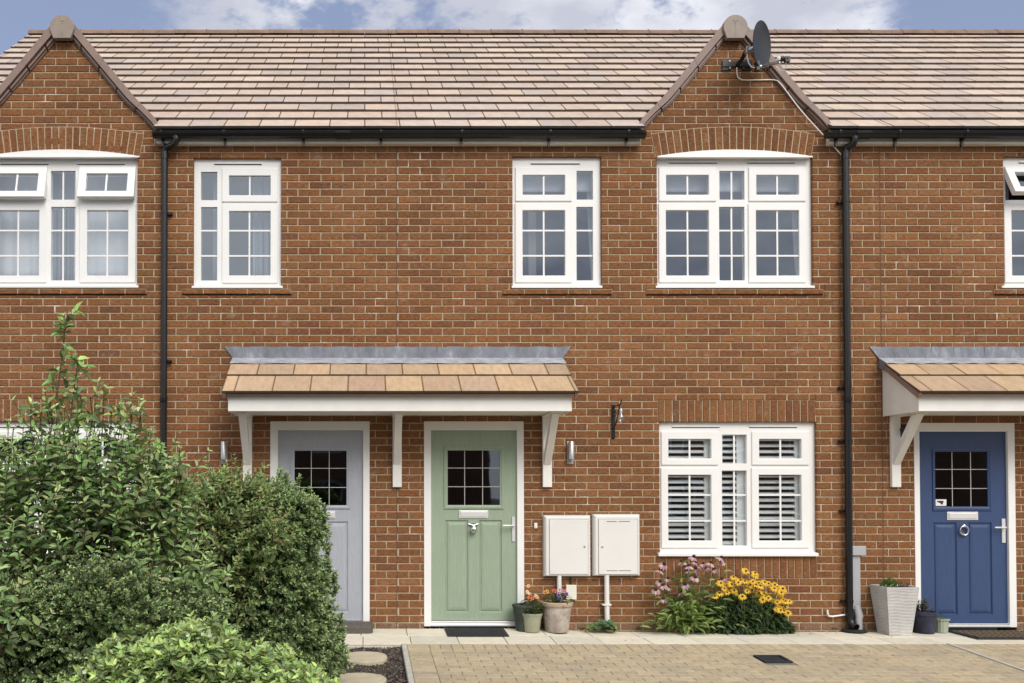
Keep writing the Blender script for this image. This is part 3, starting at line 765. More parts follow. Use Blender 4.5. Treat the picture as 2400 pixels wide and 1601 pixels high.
# ------------------------------------------------------------------ eaves: fascia (part of each house) and gutters
def fascia(house, x0, x1):
    zt, zb = W(855, 316, -.07).z, W(855, 337, -.07).z
    mb = MB(); mb.box(x0, x1, -.07, .06, zb, zt + .05); mb.box(x0, x1, -.078, -.0705, zb - .0, zb + .02)
    o = mb.build('fascia', M['cream'], house, bevel=.002); o.location = -house.location
fL = W(366.5, 337, -.07).x; fR = W(1501.5, 337, -.07).x
fascia(houseA, fL, X_AB); fascia(houseB, X_AB + .001, fR)
f2 = W(1944, 337, -.07).x; fascia(houseB, f2, X_BC); fascia(houseC, X_BC + .001, XR)
def gutter(x0, x1, label, brackets, joints=()):
    gy, gz, gr = -.130, W(855, 305.5, -.19).z, .052
    g = empty('gutter', ((x0 + x1) / 2, gy, gz)); tag(g, label, 'gutter', 'black gutters along the eaves'); cx = (x0 + x1) / 2
    def half(mb, a, b, r, rim=True):
        n = 10; A = [R(180 + 180 * k / n) for k in range(n + 1)]
        o = [(r * math.cos(t), r * 1.12 * math.sin(t)) for t in A]; i_ = [((r - .004) * math.cos(t), (r * 1.12 - .004) * math.sin(t)) for t in A]
        pl = o + i_[::-1]; m = len(pl)
        vs = [(a - cx, p, q) for p, q in pl] + [(b - cx, p, q) for p, q in pl]
        fs = [(j, m + j, m + (j + 1) % m, (j + 1) % m) for j in range(m)] + [tuple(range(m - 1, -1, -1)), tuple(range(m, 2 * m))]
        mb.mesh(vs, fs)
    mb = MB(); half(mb, x0, x1, gr); mb.tube([(x0 - cx, -gr, 0), (x1 - cx, -gr, 0)], .005, 6)
    mb.build('channel', M['black'], g, smooth=True)
    for xx in (x0, x1):
        m2 = MB(); n = 10; A = [R(180 + 180 * k / n) for k in range(n + 1)]
        pl = [(gr * 1.05 * math.cos(t), gr * 1.16 * math.sin(t)) for t in A]; m = len(pl)
        vs = [(xx - cx - .02, p, q) for p, q in pl] + [(xx - cx + .02, p, q) for p, q in pl]
        m2.mesh(vs, [(j, m + j, m + (j + 1) % m, (j + 1) % m) for j in range(m)] + [tuple(range(m - 1, -1, -1)), tuple(range(m, 2 * m))]); m2.build('end_cap', M['black'], g)
    for px in brackets:
        X = W(px, 312, gy).x; m2 = MB(); half(m2, X - .012, X + .012, gr + .005); m2.box(X - cx - .012, X - cx + .012, .03, .06, -.128, .0); m2.box(X - cx - .010, X - cx + .010, -gr - .008, -gr + .002, -.006, .007)
        m2.build('bracket', M['black'], g)
    for px in joints:
        X = W(px, 312, gy).x; m2 = MB(); half(m2, X - .075, X + .075, gr + .005); m2.build('union_joint', M['black'], g)
    return g
gutter(W(361, 310, -.18).x, W(1511, 310, -.18).x, 'long black gutter over the grey and green doors between the two gables', [380, 526, 711, 893, 1082, 1288, 1470.5], [(804)])
gutter(W(1946, 308, -.18).x, XR, 'black gutter above the blue door at the right of the satellite dish', [1964, 2103, 2260, 2420], [2020])

def downpipe(xo, xp, label, clips, coup, bottom_shoe, side):
    X0, Xp, y = W(xo, 325, -.13).x, W(xp, 700, -.055).x, -.055
    zt = W(xo, 318, -.13).z; z1 = W(xo, 338, -.12).z; z2 = W(xp, 352, -.06).z
    d = empty('downpipe', (Xp, y, 0)); tag(d, label, 'downpipe', 'black downpipes'); r = .033
    q = lambda x, yy, z: (x - Xp, yy - y, z)
    mb = MB(); mb.tube([q(X0, -.13, zt), q(X0, -.13, z1 + .03), q(X0 + (Xp - X0) * .12, -.122, z1), q(X0 + (Xp - X0) * .85, -.065, z2 + .025), q(Xp, y, z2 - .02), q(Xp, y, z2 - .06)], r * 1.02, 16)
    mb.tube([q(X0, -.13, zt - .0), q(X0, -.13, zt - .04)], r * 1.18, 16); mb.tube([q(Xp, y, z2 - .02), q(Xp, y, z2 - .09)], r * 1.15, 16); mb.build('swan_neck', M['black'], d, smooth=True)
    mb = MB(); zb = .02 if not bottom_shoe else W(1995, 1452, -.06).z
    mb.tube([q(Xp, y, z2 - .05), q(Xp, y, zb)], r, 18); mb.build('pipe', M['black'], d, smooth=True)
    if bottom_shoe:
        mb = MB(); mb.tube([q(Xp, y, zb + .09), q(Xp, y, zb), q(Xp + .012, y - .02, zb - .05), q(Xp + .03, y - .07, zb - .075)], r * 1.15, 16, caps=False); mb.build('shoe', M['black'], d, smooth=True)
    for c in clips:
        z = W(xp, c, -.05).z; mb = MB(); mb.tube([q(Xp, y, z - .012), q(Xp, y, z + .012)], r * 1.12, 16)
        mb.box(-.0 if side > 0 else -.075, .075 if side > 0 else .0, .02, .05, z - .012, z + .012); mb.tube([(side * .062, .0, z), (side * .062, .03, z)], .007, 8); mb.build('pipe_clip', M['black'], d, smooth=True)
    for c in coup:
        z = W(xp, c, -.05).z; mb = MB(); mb.tube([q(Xp, y, z - .03), q(Xp, y, z - .02), q(Xp, y, z + .03)], [r * 1.05, r * 1.14, r * 1.14], 16); mb.build('coupling', M['black'], d, smooth=True)
    return d
downpipe(412.5, 384.5, 'black downpipe beside the left gable window, foot hidden by shrubs', [499.6, 846, 1074], [937], False, 1)
downpipe(2002.5, 1984.5, 'black downpipe reaching the paving between green and blue doors', [472.6, 908.5, 1034, 1197.7, 1409.7], [938], True, -1)

# ------------------------------------------------------------------ door canopies
FY = -.62
def canopy(x0, x1, posts, label):
    c0 = (x0 + x1) / 2; root = empty('door_canopy', (c0, 0, W(855, 973, 0).z)); tag(root, label, 'door canopy', 'tiled canopies over the front doors'); zo = root.location.z
    fix = lambda o: setattr(o, 'location', -root.location)
    zb = W(855, 963.8, FY).z; zf = W(855, 921, FY).z; ztop = W(855, 842, 0).z; zlow = W(855, 923, -.70).z
    yl = -.70
    mb = MB(); mb.box(x0 + .012, x1 - .012, FY, FY + .02, zb, zf + .01); fix(mb.build('fascia', M['paint'], root, bevel=.003))
    mb = MB(); mb.box(x0 + .02, x1 - .02, FY + .021, -.001, zb + .010, zb + .02); fix(mb.build('soffit', M['paint'], root))
    for s, x in ((1, x0), (-1, x1)):
        mb = MB(); pl = [(FY + .001, zb + .0), (-.001, zb), (-.001, ztop - .07), (FY + .001, zf - .0)]
        vs = [(x, y, z) for y, z in pl] + [(x + s * .018, y, z) for y, z in pl]
        f = [(0, 1, 2, 3), (7, 6, 5, 4)] + [(j, 4 + j, 4 + (j + 1) % 4, (j + 1) % 4) for j in range(4)]
        mb.mesh(vs, f)
        pl = [(FY + .03, zf - .0), (-.002, ztop - .06), (-.002, ztop - .13), (FY + .03, zf - .07)]
        vs = [(x - s * .008, y, z) for y, z in pl] + [(x - s * .0005, y, z) for y, z in pl]
        mb.mesh(vs, f)
        fix(mb.build('cheek', M['paint'], root, bevel=.002))
    # tiles
    a0, a1 = x0 - .045, x1 + .045
    n = Vector((0, -(ztop - zlow), -yl)).normalized(); n = Vector((0, -(ztop - zlow) / math.hypot(yl, ztop - zlow), -yl / math.hypot(yl, ztop - zlow)))
    d = Vector((0, -yl, ztop - zlow)).normalized(); Ls = math.hypot(yl, ztop - zlow); r = random.Random(int(abs(x0) * 100)); mb = MB()
    splits = [0, .46 * Ls, .95 * Ls]; base = Vector((0, yl, zlow)); tw = .3575
    PC = [(.47, .325, .20), (.43, .30, .20), (.49, .345, .215), (.45, .315, .19), (.41, .29, .19)]
    for i in range(2):
        s0, s1 = splits[i], splits[i + 1] + (.04 if i == 0 else 0); x = a0 - (.24 if i == 0 else .065); 
        while x < a1:
            p, q = max(x + .0015, a0), min(x + tw - .0015, a1); x += tw
            if q - p < .01: continue
            P = lambda X, s, h: Vector((X, 0, 0)) + base + d * s + n * h
            t = .030 + r.uniform(0, .002)
            vs = [P(p, s0, t - .022), P(q, s0, t - .022), P(q, s1, .0), P(p, s1, .0), P(p, s0, t), P(q, s0, t), P(q, s1, .012), P(p, s1, .012)]
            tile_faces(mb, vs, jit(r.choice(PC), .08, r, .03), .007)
    fix(mb.build('tile_roof', M['ptile'], root))
    mb = MB(); P = lambda X, s, h: Vector((X, 0, 0)) + base + d * s + n * h
    for s, x in ((1, a0), (-1, a1)):
        vs = [P(x + s * u, v, h) for u in (0, .03) for v, h in ((0, .006), (0, -.045), (Ls * .97, -.05), (Ls * .97, -.002))]
        mb.mesh(vs, [(0, 1, 2, 3), (7, 6, 5, 4), (0, 4, 5, 1), (1, 5, 6, 2), (2, 6, 7, 3), (3, 7, 4, 0)])
    mb.slab([P(a0 + .03, .01, -.004), P(a1 - .03, .01, -.004), P(a1 - .03, Ls * .97, -.004), P(a0 + .03, Ls * .97, -.004)], .016)
    fix(mb.build('verge_trim', M['verge'], root))
    # lead flashing
    mb = MB(); zt = W(855, 813, 0).z; ap = Ls * .80; N = 60; rr = random.Random(5); xa, xb = a0 - .0, a1 + .0
    def row(f): return [f(xa + (xb - xa) * k / N, k) for k in range(N + 1)]
    r0 = [Vector((xa - .085 + (xb - xa + .17) * k / N, -.006, zt + .003 * math.sin(k * 1.3))) for k in range(N + 1)]
    r1 = [Vector((xa + .0 + (xb - xa) * k / N, -.012 - .003 * rr.random(), ztop + .012)) for k in range(N + 1)]
    bot = [P(xa - .004 + (xb - xa + .008) * k / N, ap, .034 + .004 * math.sin(k * .9)) for k in range(N + 1)]
    bot2 = [p + Vector((0, -.001, -.008)) for p in bot]; top_in = [p + Vector((0, .004, .002)) for p in r0]; 
    allr = [top_in, r0, r1, bot, bot2]
    vs = [p for rw in allr for p in rw]; m = N + 1
    mb.mesh(vs, [(j * m + k, (j + 1) * m + k, (j + 1) * m + k + 1, j * m + k + 1) for j in range(4) for k in range(N)])
    for s, k in ((-1, 0), (1, N)):
        e = [r1[k], bot[k], bot[k] + n * -.09, r1[k] + Vector((0, .0, -.10))]
        mb.quad([q + Vector((s * .001, 0, 0)) for q in e])
    for t in (.62, .31): mb.box(xa + (xb - xa) * t, xa + (xb - xa) * t + .003, -.014, -.008, ztop + .03, zt)
    lo = mb.build('lead_flashing', [M['lead'], M['lead_pale']], root); fix(lo)
    for i_ in range(2 * N, 4 * N): lo.data.polygons[i_].material_index = 1
    # gallows brackets
    for x in posts:
        br = MB(); w_ = .046; zp = W(855, 1141.8, -.045).z; zs = zb + .009
        br.box(x - w_, x + w_, -.045, -.001, zp, zs); br.box(x - w_ * 1.25, x + w_ * 1.25, -.52, -.0455, zs - .018, zs - .001)
        zl = W(855, 1090, -.05).z; h = .036; A, B = Vector((x, -.046, zl)), Vector((x, -.47, zs - .02)); dd = (B - A).normalized(); nn = Vector((0, -dd.z, dd.y))
        vs = [Vector((x + s * h, 0, 0)) - Vector((x, 0, 0)) + p for s in (-1, 1) for p in (A, A + Vector((0, 0, .11)), B + Vector((0, .10, 0)), B)]
        br.mesh(vs, [(3, 2, 1, 0), (4, 5, 6, 7), (0, 1, 5, 4), (1, 2, 6, 5), (2, 3, 7, 6), (3, 0, 4, 7)])
        fix(br.build('bracket', M['paint'], root, bevel=.004))
    return root
cx0, cx1 = W(534.4, 940, FY).x, W(1340.3, 940, FY).x
canopy(cx0, cx1, [W(579.5, 1100, -.04).x, W(931, 1100, -.04).x, W(1283, 1100, -.04).x], 'wide tiled canopy with lead flashing over the grey and green doors')
c2 = W(2068.9, 972, 0).x; xm = W(2262, 1200, 0).x
canopy(c2, 2 * xm - c2, [W(2101, 1100, -.04).x, 2 * xm - W(2101, 1100, -.04).x], 'tiled canopy with lead flashing over the dark blue door')

# ------------------------------------------------------------------ fittings on the wall
def fitting(name, px, py, label, cat, group=None, y=0.):
    p = W(px, py, y); return tag(empty(name, p), label, cat, group)
for px, lab in ((526, 'slim steel up-down wall light left of the grey door'), (1335, 'slim steel up-down wall light right of the green door')):
    l = fitting('wall_light', px + (0 if px < 800 else 1), 1064, lab, 'wall light', 'steel cylinder wall lights')
    mb = MB(); mb.box(-.032, .032, -.012, 0, -.105, .125); mb.build('back_plate', M['steel'], l, bevel=.003)
    mb = MB(); mb.lathe([(0, -.06), (.026, -.06), (.031, -.055), (.031, .118), (.026, .124), (0, .124)], (0, -.06, 0), 24); mb.box(-.012, .012, -.04, -.011, -.02, .05); mb.build('lamp_body', M['steel'], l, smooth=True)
    mb = MB(); mb.lathe([(0, -.064), (.022, -.064), (.022, -.058)], (0, -.06, 0), 20); mb.build('lens', M['clear'], l)
l = fitting('wall_light', 2116, 1013, 'small black spotlight behind the canopy bracket by the blue door', 'wall light')
mb = MB(); mb.lathe([(0, -.05), (.045, -.045), (.05, 0), (.04, .03), (0, .035)], (0, -.04, .0), 18); mb.tube([(-.02, -.06, -.01), (-.05, -.11, .02)], [.03, .038], 14); mb.build('lamp_body', M['matt'], l, smooth=True)
mb = MB(); mb.box(-.03, .03, -.012, 0, -.05, .07); mb.build('back_plate', M['matt'], l)
# meter boxes
def meter(x0, x1, y0, y1, doorr, label, lock, slots, hinge):
    c = W((x0 + x1) / 2, y1, 0); b = empty('meter_box', c); tag(b, label, 'meter box', 'meter boxes on the wall')
    d_ = .075; f = rc((x0, y0, x1, y1), -.05); q = Vector((c.x, 0, c.z))
    X0, X1, A0, A1 = f[0] - q.x, f[1] - q.x, f[2] - q.z, f[3] - q.z
    mb = MB(); t = .018
    st = [(-.004, 0.), (-.002, -.03), (.004, -.055), (t, -d_), (t + .012, -d_)]
    vs = []; 
    for i_, y in st: vs += [(X0 + i_, y, A0 + i_ * .6), (X1 - i_, y, A0 + i_ * .6), (X1 - i_, y, A1 - i_), (X0 + i_, y, A1 - i_)]
    fs = [(4 * k + j, 4 * k + (j + 1) % 4, 4 * k + 4 + (j + 1) % 4, 4 * k + 4 + j) for k in range(len(st) - 1) for j in range(4)] + [(16, 17, 18, 19)]
    mb.mesh(vs, fs); mb.build('box', M['meter'], b, bevel=.004)
    g = rc(doorr, -d_); g = (g[0] - q.x, g[1] - q.x, g[2] - q.z, g[3] - q.z)
    mb = MB(); mb.box(g[0], g[1], -d_ - .0075, -d_ + .002, g[2], g[3]); dm = MB(); dm.box(g[0] - .003, g[1] + .003, -d_ - .0012, -d_ + .001, g[2] - .003, g[3] + .003)
    do = mb.build('door', M['meter'], b, bevel=.003); dm.build('door_gap', M['matt'], do)
    lk = W(*lock, -d_); mb = MB(); mb.tube([(lk.x - q.x, -d_ - .012, lk.z - q.z), (lk.x - q.x, -d_ - .0078, lk.z - q.z)], .010, 14); mb.build('lock', M['steel'], do)
    for (a, bb, y) in slots:
        s0, s1 = W(a, y, -d_), W(bb, y, -d_); mb = MB(); mb.box(s0.x - q.x, s1.x - q.x, -d_ - .009, -d_ - .0076, s0.z - q.z - .0025, s0.z - q.z + .0025); mb.build('vent_slot', M['under'], do)
    return b, q
MX = lambda x: 1260 + x / 4.9
MY = lambda y: 1180 + y / 4.9
b1, q1 = meter(MX(75), MX(606), MY(140), MY(838), (MX(137), MY(183), MX(577), MY(812)), 'white meter box nearer the green door, above the stone pot', (MX(536), MY(497)), [], 0)
b2, q2 = meter(MX(642), MX(1172), MY(128), MY(832), (MX(702), MY(183), MX(1145), MY(812)), 'white meter box with vent slots, nearer the shuttered window', (MX(740), MY(500)), [(MX(790), MX(905), MY(207)), (MX(930), MX(1060), MY(207)), (MX(790), MX(915), MY(772)), (MX(930), MX(1070), MY(772))], 0)
def pipe_on(b, q, xa, ya, xb, yb, r, y=-.05):
    p0, p1 = W(xa, ya, y), W(xb, yb, y); mb = MB(); mb.tube([(p0.x - q.x, y, p0.z - q.z), (p1.x - q.x, y, p1.z - q.z)], r, 14); return mb
pipe_on(b1, q1, MX(248), MY(820), MX(246), MY(1440), .023).build('pipe', M['meter'], b1, smooth=True)
mb = pipe_on(b2, q2, MX(793), MY(820), MX(798), MY(1440), .025)
pz = W(MX(790), MY(1163), -.05); mb.box(pz.x - q2.x - .044, pz.x - q2.x + .044, -.08, 0, pz.z - q2.z - .006, pz.z - q2.z + .008); mb.build('pipe', M['meter'], b2, smooth=True)
j = fitting('junction_box', MX(388), MY(1100), 'small cream junction box below the left meter box', 'junction box')
f = rc((MX(328), MY(932), MX(447), MY(1100)), -.04); mb = MB(); mb.box(f[0] - j.location.x, f[1] - j.location.x, -.045, 0, 0, f[3] - f[2]); mb.build('box', M['cream'], j, bevel=.005)
mb = MB(); mb.tube([(-.008, -.012, f[3] - f[2] - .01), (-.010, -.012, f[3] - f[2] + .10)], .008, 8); mb.build('cable', M['matt'], j)
db = fitting('doorbell', 950 + 886 / 2.903, 960 + 808 / 2.903, 'tiny white doorbell push right of the green door', 'doorbell')
mb = MB(); mb.box(-.016, .016, -.018, 0, 0, .055); mb.build('case', M['white'], db, bevel=.004)
mb = MB(); mb.tube([(0, -.021, .02), (0, -.017, .02)], .008, 12); mb.build('button', M['cream'], db)
# grey cable duct with its box
dt = fitting('cable_duct', 2010, 1470, 'grey cable duct and box on the wall beside the right downpipe', 'cable duct')
o0 = dt.location.copy()
def D(px, py, y): p = W(px, py, y); return Vector((p.x - o0.x, y, p.z - o0.z))
a, b = D(1997, 1302, -.06), D(2028.6, 1280, -.06); mb = MB(); mb.box(a.x, b.x, -.075, 0, a.z, b.z); G_grey = plain('grey_plastic', (.36, .37, .38, 1), .5, .06, 6)
mb.build('box', G_grey, dt, bevel=.005)
a, b = D(1999.5, 1428, -.05), D(2016.5, 1302, -.05); mb = MB(); mb.box(a.x, b.x, -.05, -.001, a.z, b.z); mb.box(a.x - .008, a.x + .004, -.02, -.001, a.z, b.z); mb.build('trunking', G_grey, dt, bevel=.004)
a, b, c = D(2009, 1425, -.05), D(2015.5, 1445, -.07), D(2013.5, 1475, -.07); mb = MB(); mb.tube([(a.x, -.03, a.z + .02), (b.x, -.055, b.z), (c.x, -.065, b.z - .03), (c.x, -.065, c.z)], [.038, .040, .034, .034], 14); mb.build('bend', G_grey, dt, smooth=True)
gu = fitting('gully_cover', 2010, 1480, 'dark drain gully cover at the foot of the right downpipe', 'drain cover', y=-.06)
mb = MB(); mb.lathe([(0, .0), (.115, .0), (.12, .012), (.10, .022), (.055, .024), (.052, .012), (0, .012)], (-.03, 0, 0), 24); mb.build('cover', M['matt'], gu, smooth=True)
ov = fitting('overflow_pipe', 1979, 1443, 'thin white overflow pipe hooked up beside the right downpipe', 'pipe', y=-.03); o1 = ov.location.copy()
def q_(px, py): p = W(px, py, -.03); return (p.x - o1.x, 0, p.z - o1.z)
mb = MB(); mb.tube([q_(1939, 1429), q_(1939.5, 1438), q_(1943, 1444), q_(1951, 1445), q_(1980, 1441)], .009, 10); mb.build('tube', M['white'], ov, smooth=True)
# hanging bracket with lamp glass
hb = fitting('hanging_bracket', 1437.5, 1028, 'black iron bracket on the brickwork right of the canopy', 'bracket'); o1 = hb.location.copy()
H = lambda u, v, y: (lambda p: (p.x - o1.x, y, p.z - o1.z))(W(1400 + u / 14.25, 930 + v / 14.25, y))
mb = MB(); p0, p1 = W(1437, 948, 0), W(1437, 1028, 0); mb.box(-.016, .016, -.012, 0, 0, p1.z * 0 + (p0.z - p1.z))
mb.build('wall_bar', M['black'], hb, bevel=.003)
Ht = p0.z - p1.z
mb = MB(); mb.tube([(0, -.012, Ht * .93), (0, -.26, Ht * .93), (0, -.29, Ht * .98), (0, -.31, Ht * 1.04), (0, -.30, Ht * 1.08)], .007, 8)
mb.tube([(0, -.012, Ht * .30), (0, -.10, Ht * .42), (0, -.18, Ht * .62), (0, -.24, Ht * .90)], .007, 8)
mb.tube([(0, -.07 - .03 * math.cos(t), Ht * .72 + .03 * math.sin(t)) for t in [R(30 * k) for k in range(12)]], .005, 8); mb.build('scroll_arm', M['black'], hb, smooth=True)
lp = tag(empty('hanging_lamp', (o1.x, -.285, o1.z + Ht * .93)), 'clear glass bulb hanging from the black iron bracket', 'lamp'); 
mb = MB(); mb.tube([(0, 0, 0), (0, 0, -.045)], .003, 6); mb.lathe([(0, -.045), (.013, -.047), (.016, -.06), (.016, -.085)], (0, 0, 0), 16); mb.build('lamp_cap', M['chrome'], lp, smooth=True)
mb = MB(); mb.lathe([(.016, -.085), (.02, -.10), (.032, -.125), (.036, -.145), (.028, -.165), (0, -.172)], (0, 0, 0), 20); mb.build('bulb', M['clear'], lp, smooth=True)

# ------------------------------------------------------------------ satellite dish
sx = lambda u: 1700 + u / 7.838
sy = lambda v: 20 + v / 7.838
mt = W(sx(205), sy(1040), 0); ds = empty('satellite_dish', mt); tag(ds, 'dark grey satellite dish on the right-hand gable', 'satellite dish')
def S(u, v, y): p = W(sx(u), sy(v), y); return Vector((p.x - mt.x, y, p.z - mt.z))
DG = plain('dish_paint', (.022, .023, .025, 1), .38, .25, 4, spec=.5)
mb = MB(); mb.box(-.15, -.06, -.012, 0, -.06, .05); mb.box(.06, .15, -.012, 0, -.06, .05); mb.box(-.15, .15, -.02, -.0125, -.025, .03)
mb.tube([(0, -.02, -.01), (.02, -.10, .02), S(370, 790, -.22)], .02, 12); mb.build('wall_mount', M['black'], ds, bevel=.002)
mb = MB()
for u, v in ((75, 970), (80, 1100), (330, 970), (328, 1100)):
    p = S(u, v, -.014); mb.tube([p, p + Vector((0, -.012, 0))], .010, 6)
mb.build('bolt', M['chrome'], ds)
kc = S(430, 770, -.25); mb = MB(); mb.box(kc.x - .03, kc.x + .02, -.27, -.22, kc.z - .03, kc.z + .035); mb.tube([kc, kc + Vector((.07, -.02, .02))], .026, 12); mb.build('clamp', M['steel'], ds, bevel=.004)
dc = S(640, 672, -.30); nrm = Vector((math.sin(R(44)), -math.cos(R(44)), .0)).normalized()
uu = (Vector((0, 0, 1)) - nrm * nrm.z).normalized(); uu = (uu + Vector((.10, .0, 0))).normalized(); vv = uu.cross(nrm).normalized()
mb = MB(); vs = []; NR, NS = 8, 40
for side in (0, 1):
    for i in range(NR + 1):
        t = i / NR
        for k in range(NS):
            a = 2 * math.pi * k / NS; vs.append(dc + uu * (.228 * t * math.sin(a)) + vv * (.205 * t * math.cos(a)) + nrm * (.045 * (t * t - 1) + .02 - (.004 if side else 0)))
for side in (0, 1):
    o = side * (NR + 1) * NS
    for i in range(NR):
        for k in range(NS):
            q = (o + i * NS + k, o + i * NS + (k + 1) % NS, o + (i + 1) * NS + (k + 1) % NS, o + (i + 1) * NS + k); mb.f.append(q if side else q[::-1]); mb.c.append(None); mb.mi.append(0)
o2 = (NR + 1) * NS
for k in range(NS): mb.f.append((NR * NS + k, NR * NS + (k + 1) % NS, o2 + NR * NS + (k + 1) % NS, o2 + NR * NS + k)); mb.c.append(None); mb.mi.append(0)
mb.v = [tuple(p) for p in vs]; mb.build('reflector', DG, ds, smooth=True)
foot = dc - uu * .215 + nrm * .0; mb = MB(); mb.box(-.02, .02, -.03, .03, -.05, .045, mtx=Matrix.Translation(foot + Vector((-.01, 0, 0)))); mb.build('arm_socket', M['black'], ds, bevel=.004)
l1 = S(1010, 985, -.58); l2 = S(1110, 930, -.60); mb = MB(); mb.tube([foot, foot + Vector((.04, -.01, -.004)), (foot * .45 + l1 * .55), l1, l1 + Vector((.02, 0, .04))], [.014, .013, .015, .017, .012], 10); mb.build('feed_arm', M['steel'], ds, smooth=True)
mb = MB(); mb.tube([l2 + Vector((-.045, .02, .01)), l2 + Vector((.02, -.005, .0))], [.026, .022], 14); mb.box(l2.x - .01, l2.x + .035, l2.y - .02, l2.y + .02, l2.z - .03, l2.z + .02); mb.build('receiver', M['black'], ds, smooth=True)
mb = MB(); mb.lathe([(0, -.02), (.022, -.02), (.026, .0), (.018, .012), (0, .014)], l2 + Vector((-.055, .02, .015)), 12); mb.build('receiver_cap', M['white'], ds, smooth=True)
WC = plain('white_cable', (.82, .80, .75, 1), .5, .05)
mb = MB(); mb.tube([S(405, 800, -.24), S(400, 880, -.25), S(430, 1000, -.26), S(480, 1075, -.27), S(545, 1085, -.3)], .006, 6)
mb.tube([l2 + Vector((.0, 0, -.02)), S(1120, 1050, -.58), S(1090, 1140, -.54), S(1010, 1150, -.50), S(940, 1070, -.48)], .004, 6); mb.build('short_cable', WC, ds, smooth=True)
mb = MB(); pth = [(1727, 158, -.03), (1727, 172, -.012), (1730, 182, -.012), (1738, 187, -.012), (1752, 187.7, -.012), (1812, 187, -.012), (1822, 189, -.03), (1832, 199, -.052), (1850, 223, -.055), (1870, 250, -.055), (1891, 275, -.052), (1926, 313, -.035), (1945, 333, -.02), (1968, 359, -.012), (1980, 370, -.010)]
mb.tube([(lambda p: (p.x - mt.x, p.y, p.z - mt.z))(W(*p)) for p in pth], .0062, 6); mb.build('cable', WC, ds, smooth=True)

# ------------------------------------------------------------------ behind the glass: curtains, blinds, shutters
def cloth(name, px0, px1, py0, py1, y, mat, label, cat, amp=.02, wave=.09, group=None, flare=0, seed=1):
    a, b = W(px0, py1, y), W(px1, py0, y); c = Vector(((a.x + b.x) / 2, y, a.z)); o = empty_mesh = None
    n = max(8, int((b.x - a.x) / .012)); m = 10; r = random.Random(seed); ph = r.uniform(0, 6)
    vs = []; H_ = b.z - a.z
    for k in range(m + 1):
        t = k / m
        for i in range(n + 1):
            u = i / n; x = (u - .5) * (b.x - a.x); x += flare * (1 - t) ** 2 * (1 - u)
            vs.append((x, amp * (.5 + .5 * (1 - t)) * math.sin(2 * math.pi * (u * (b.x - a.x) / wave) + ph + .5 * math.sin(3 * u * 6)), t * H_))
    mb = MB(); mb.mesh(vs, [(k * (n + 1) + i, k * (n + 1) + i + 1, (k + 1) * (n + 1) + i + 1, (k + 1) * (n + 1) + i) for k in range(m) for i in range(n)])
    o = mb.build(name, mat, smooth=True, loc=c); tag(o, label, cat, group); md = o.modifiers.new('th', 'SOLIDIFY'); md.thickness = .003; return o
cloth('curtain', -20, 122, 398, 658, .30, M['net'], 'pale grey net curtain left in the left gable window', 'curtain', .012, .16, seed=2)
cloth('curtain', 172, 312, 398, 658, .30, M['net'], 'pale grey net curtain right in the left gable window', 'curtain', .01, .2, seed=3)
cloth('curtain', 122, 172, 396, 660, .42, M['curtain'], 'bluish curtain in the middle of the left gable window', 'curtain', .03, .05, seed=4)
cloth('curtain', 592, 652, 396, 660, .22, M['curtain'], 'bluish curtain at the right of the window above the grey door', 'curtain', .03, .07, seed=5)
cloth('curtain', 500, 512, 396, 660, .24, M['curtain'], 'narrow curtain edge at the left of the window above the grey door', 'curtain', .01, .05, seed=6)
cloth('curtain', 1376, 1404, 396, 660, .20, M['net'], 'white curtain at the right of the narrow window above the green door', 'curtain', .012, .05, flare=.05, seed=7)
cloth('curtain', 1856, 1890, 396, 660, .20, M['net'], 'white curtain drawn aside at the right of the gable window', 'curtain', .015, .06, flare=.05, seed=8)
cloth('roller_blind', 1206, 1402, 385, 450, .16, M['blind'], 'pale roller blind half down in the narrow window above the green door', 'blind', .001, .9)
cloth('roller_blind', 1544, 1892, 385, 450, .16, M['blind'], 'pale roller blind half down in the right gable window', 'blind', .001, .9)
sh = empty('plantation_shutter', W(1727, 1296, .115)); tag(sh, 'white louvred shutters inside the ground floor window by the flowers', 'shutter')
so3 = sh.location.copy()
def shp(px0, px1, sl_=.035, sr_=.112):      # one shutter panel
    a, b = W(px0, 1293, .115), W(px1, 1012, .115); st = .055
    mb = MB(); holed(mb, (a.x - so3.x, b.x - so3.x, a.z - so3.z, b.z - so3.z), [(a.x - so3.x + sl_, b.x - so3.x - sr_, a.z - so3.z + .075, b.z - so3.z - .045)], -.014, .014); mb.build('shutter_frame', M['shutter'], sh, bevel=.002)
    z = a.z - so3.z + .075 + .02; zt = b.z - so3.z - .05
    mb = MB()
    while z < zt:
        T = Matrix.Translation(Vector((0, 0, z))) @ Matrix.Rotation(R(24), 4, 'X'); mb.box(a.x - so3.x + sl_ + .002, b.x - so3.x - sr_ - .002, -.031, .031, -.006, .006, mtx=T); z += .0625
    mb.build('louvre', M['shutter'], sh)
for a, b in ((1538, 1674.5), (1675.5, 1750), (1751, 1886)): shp(a, b)

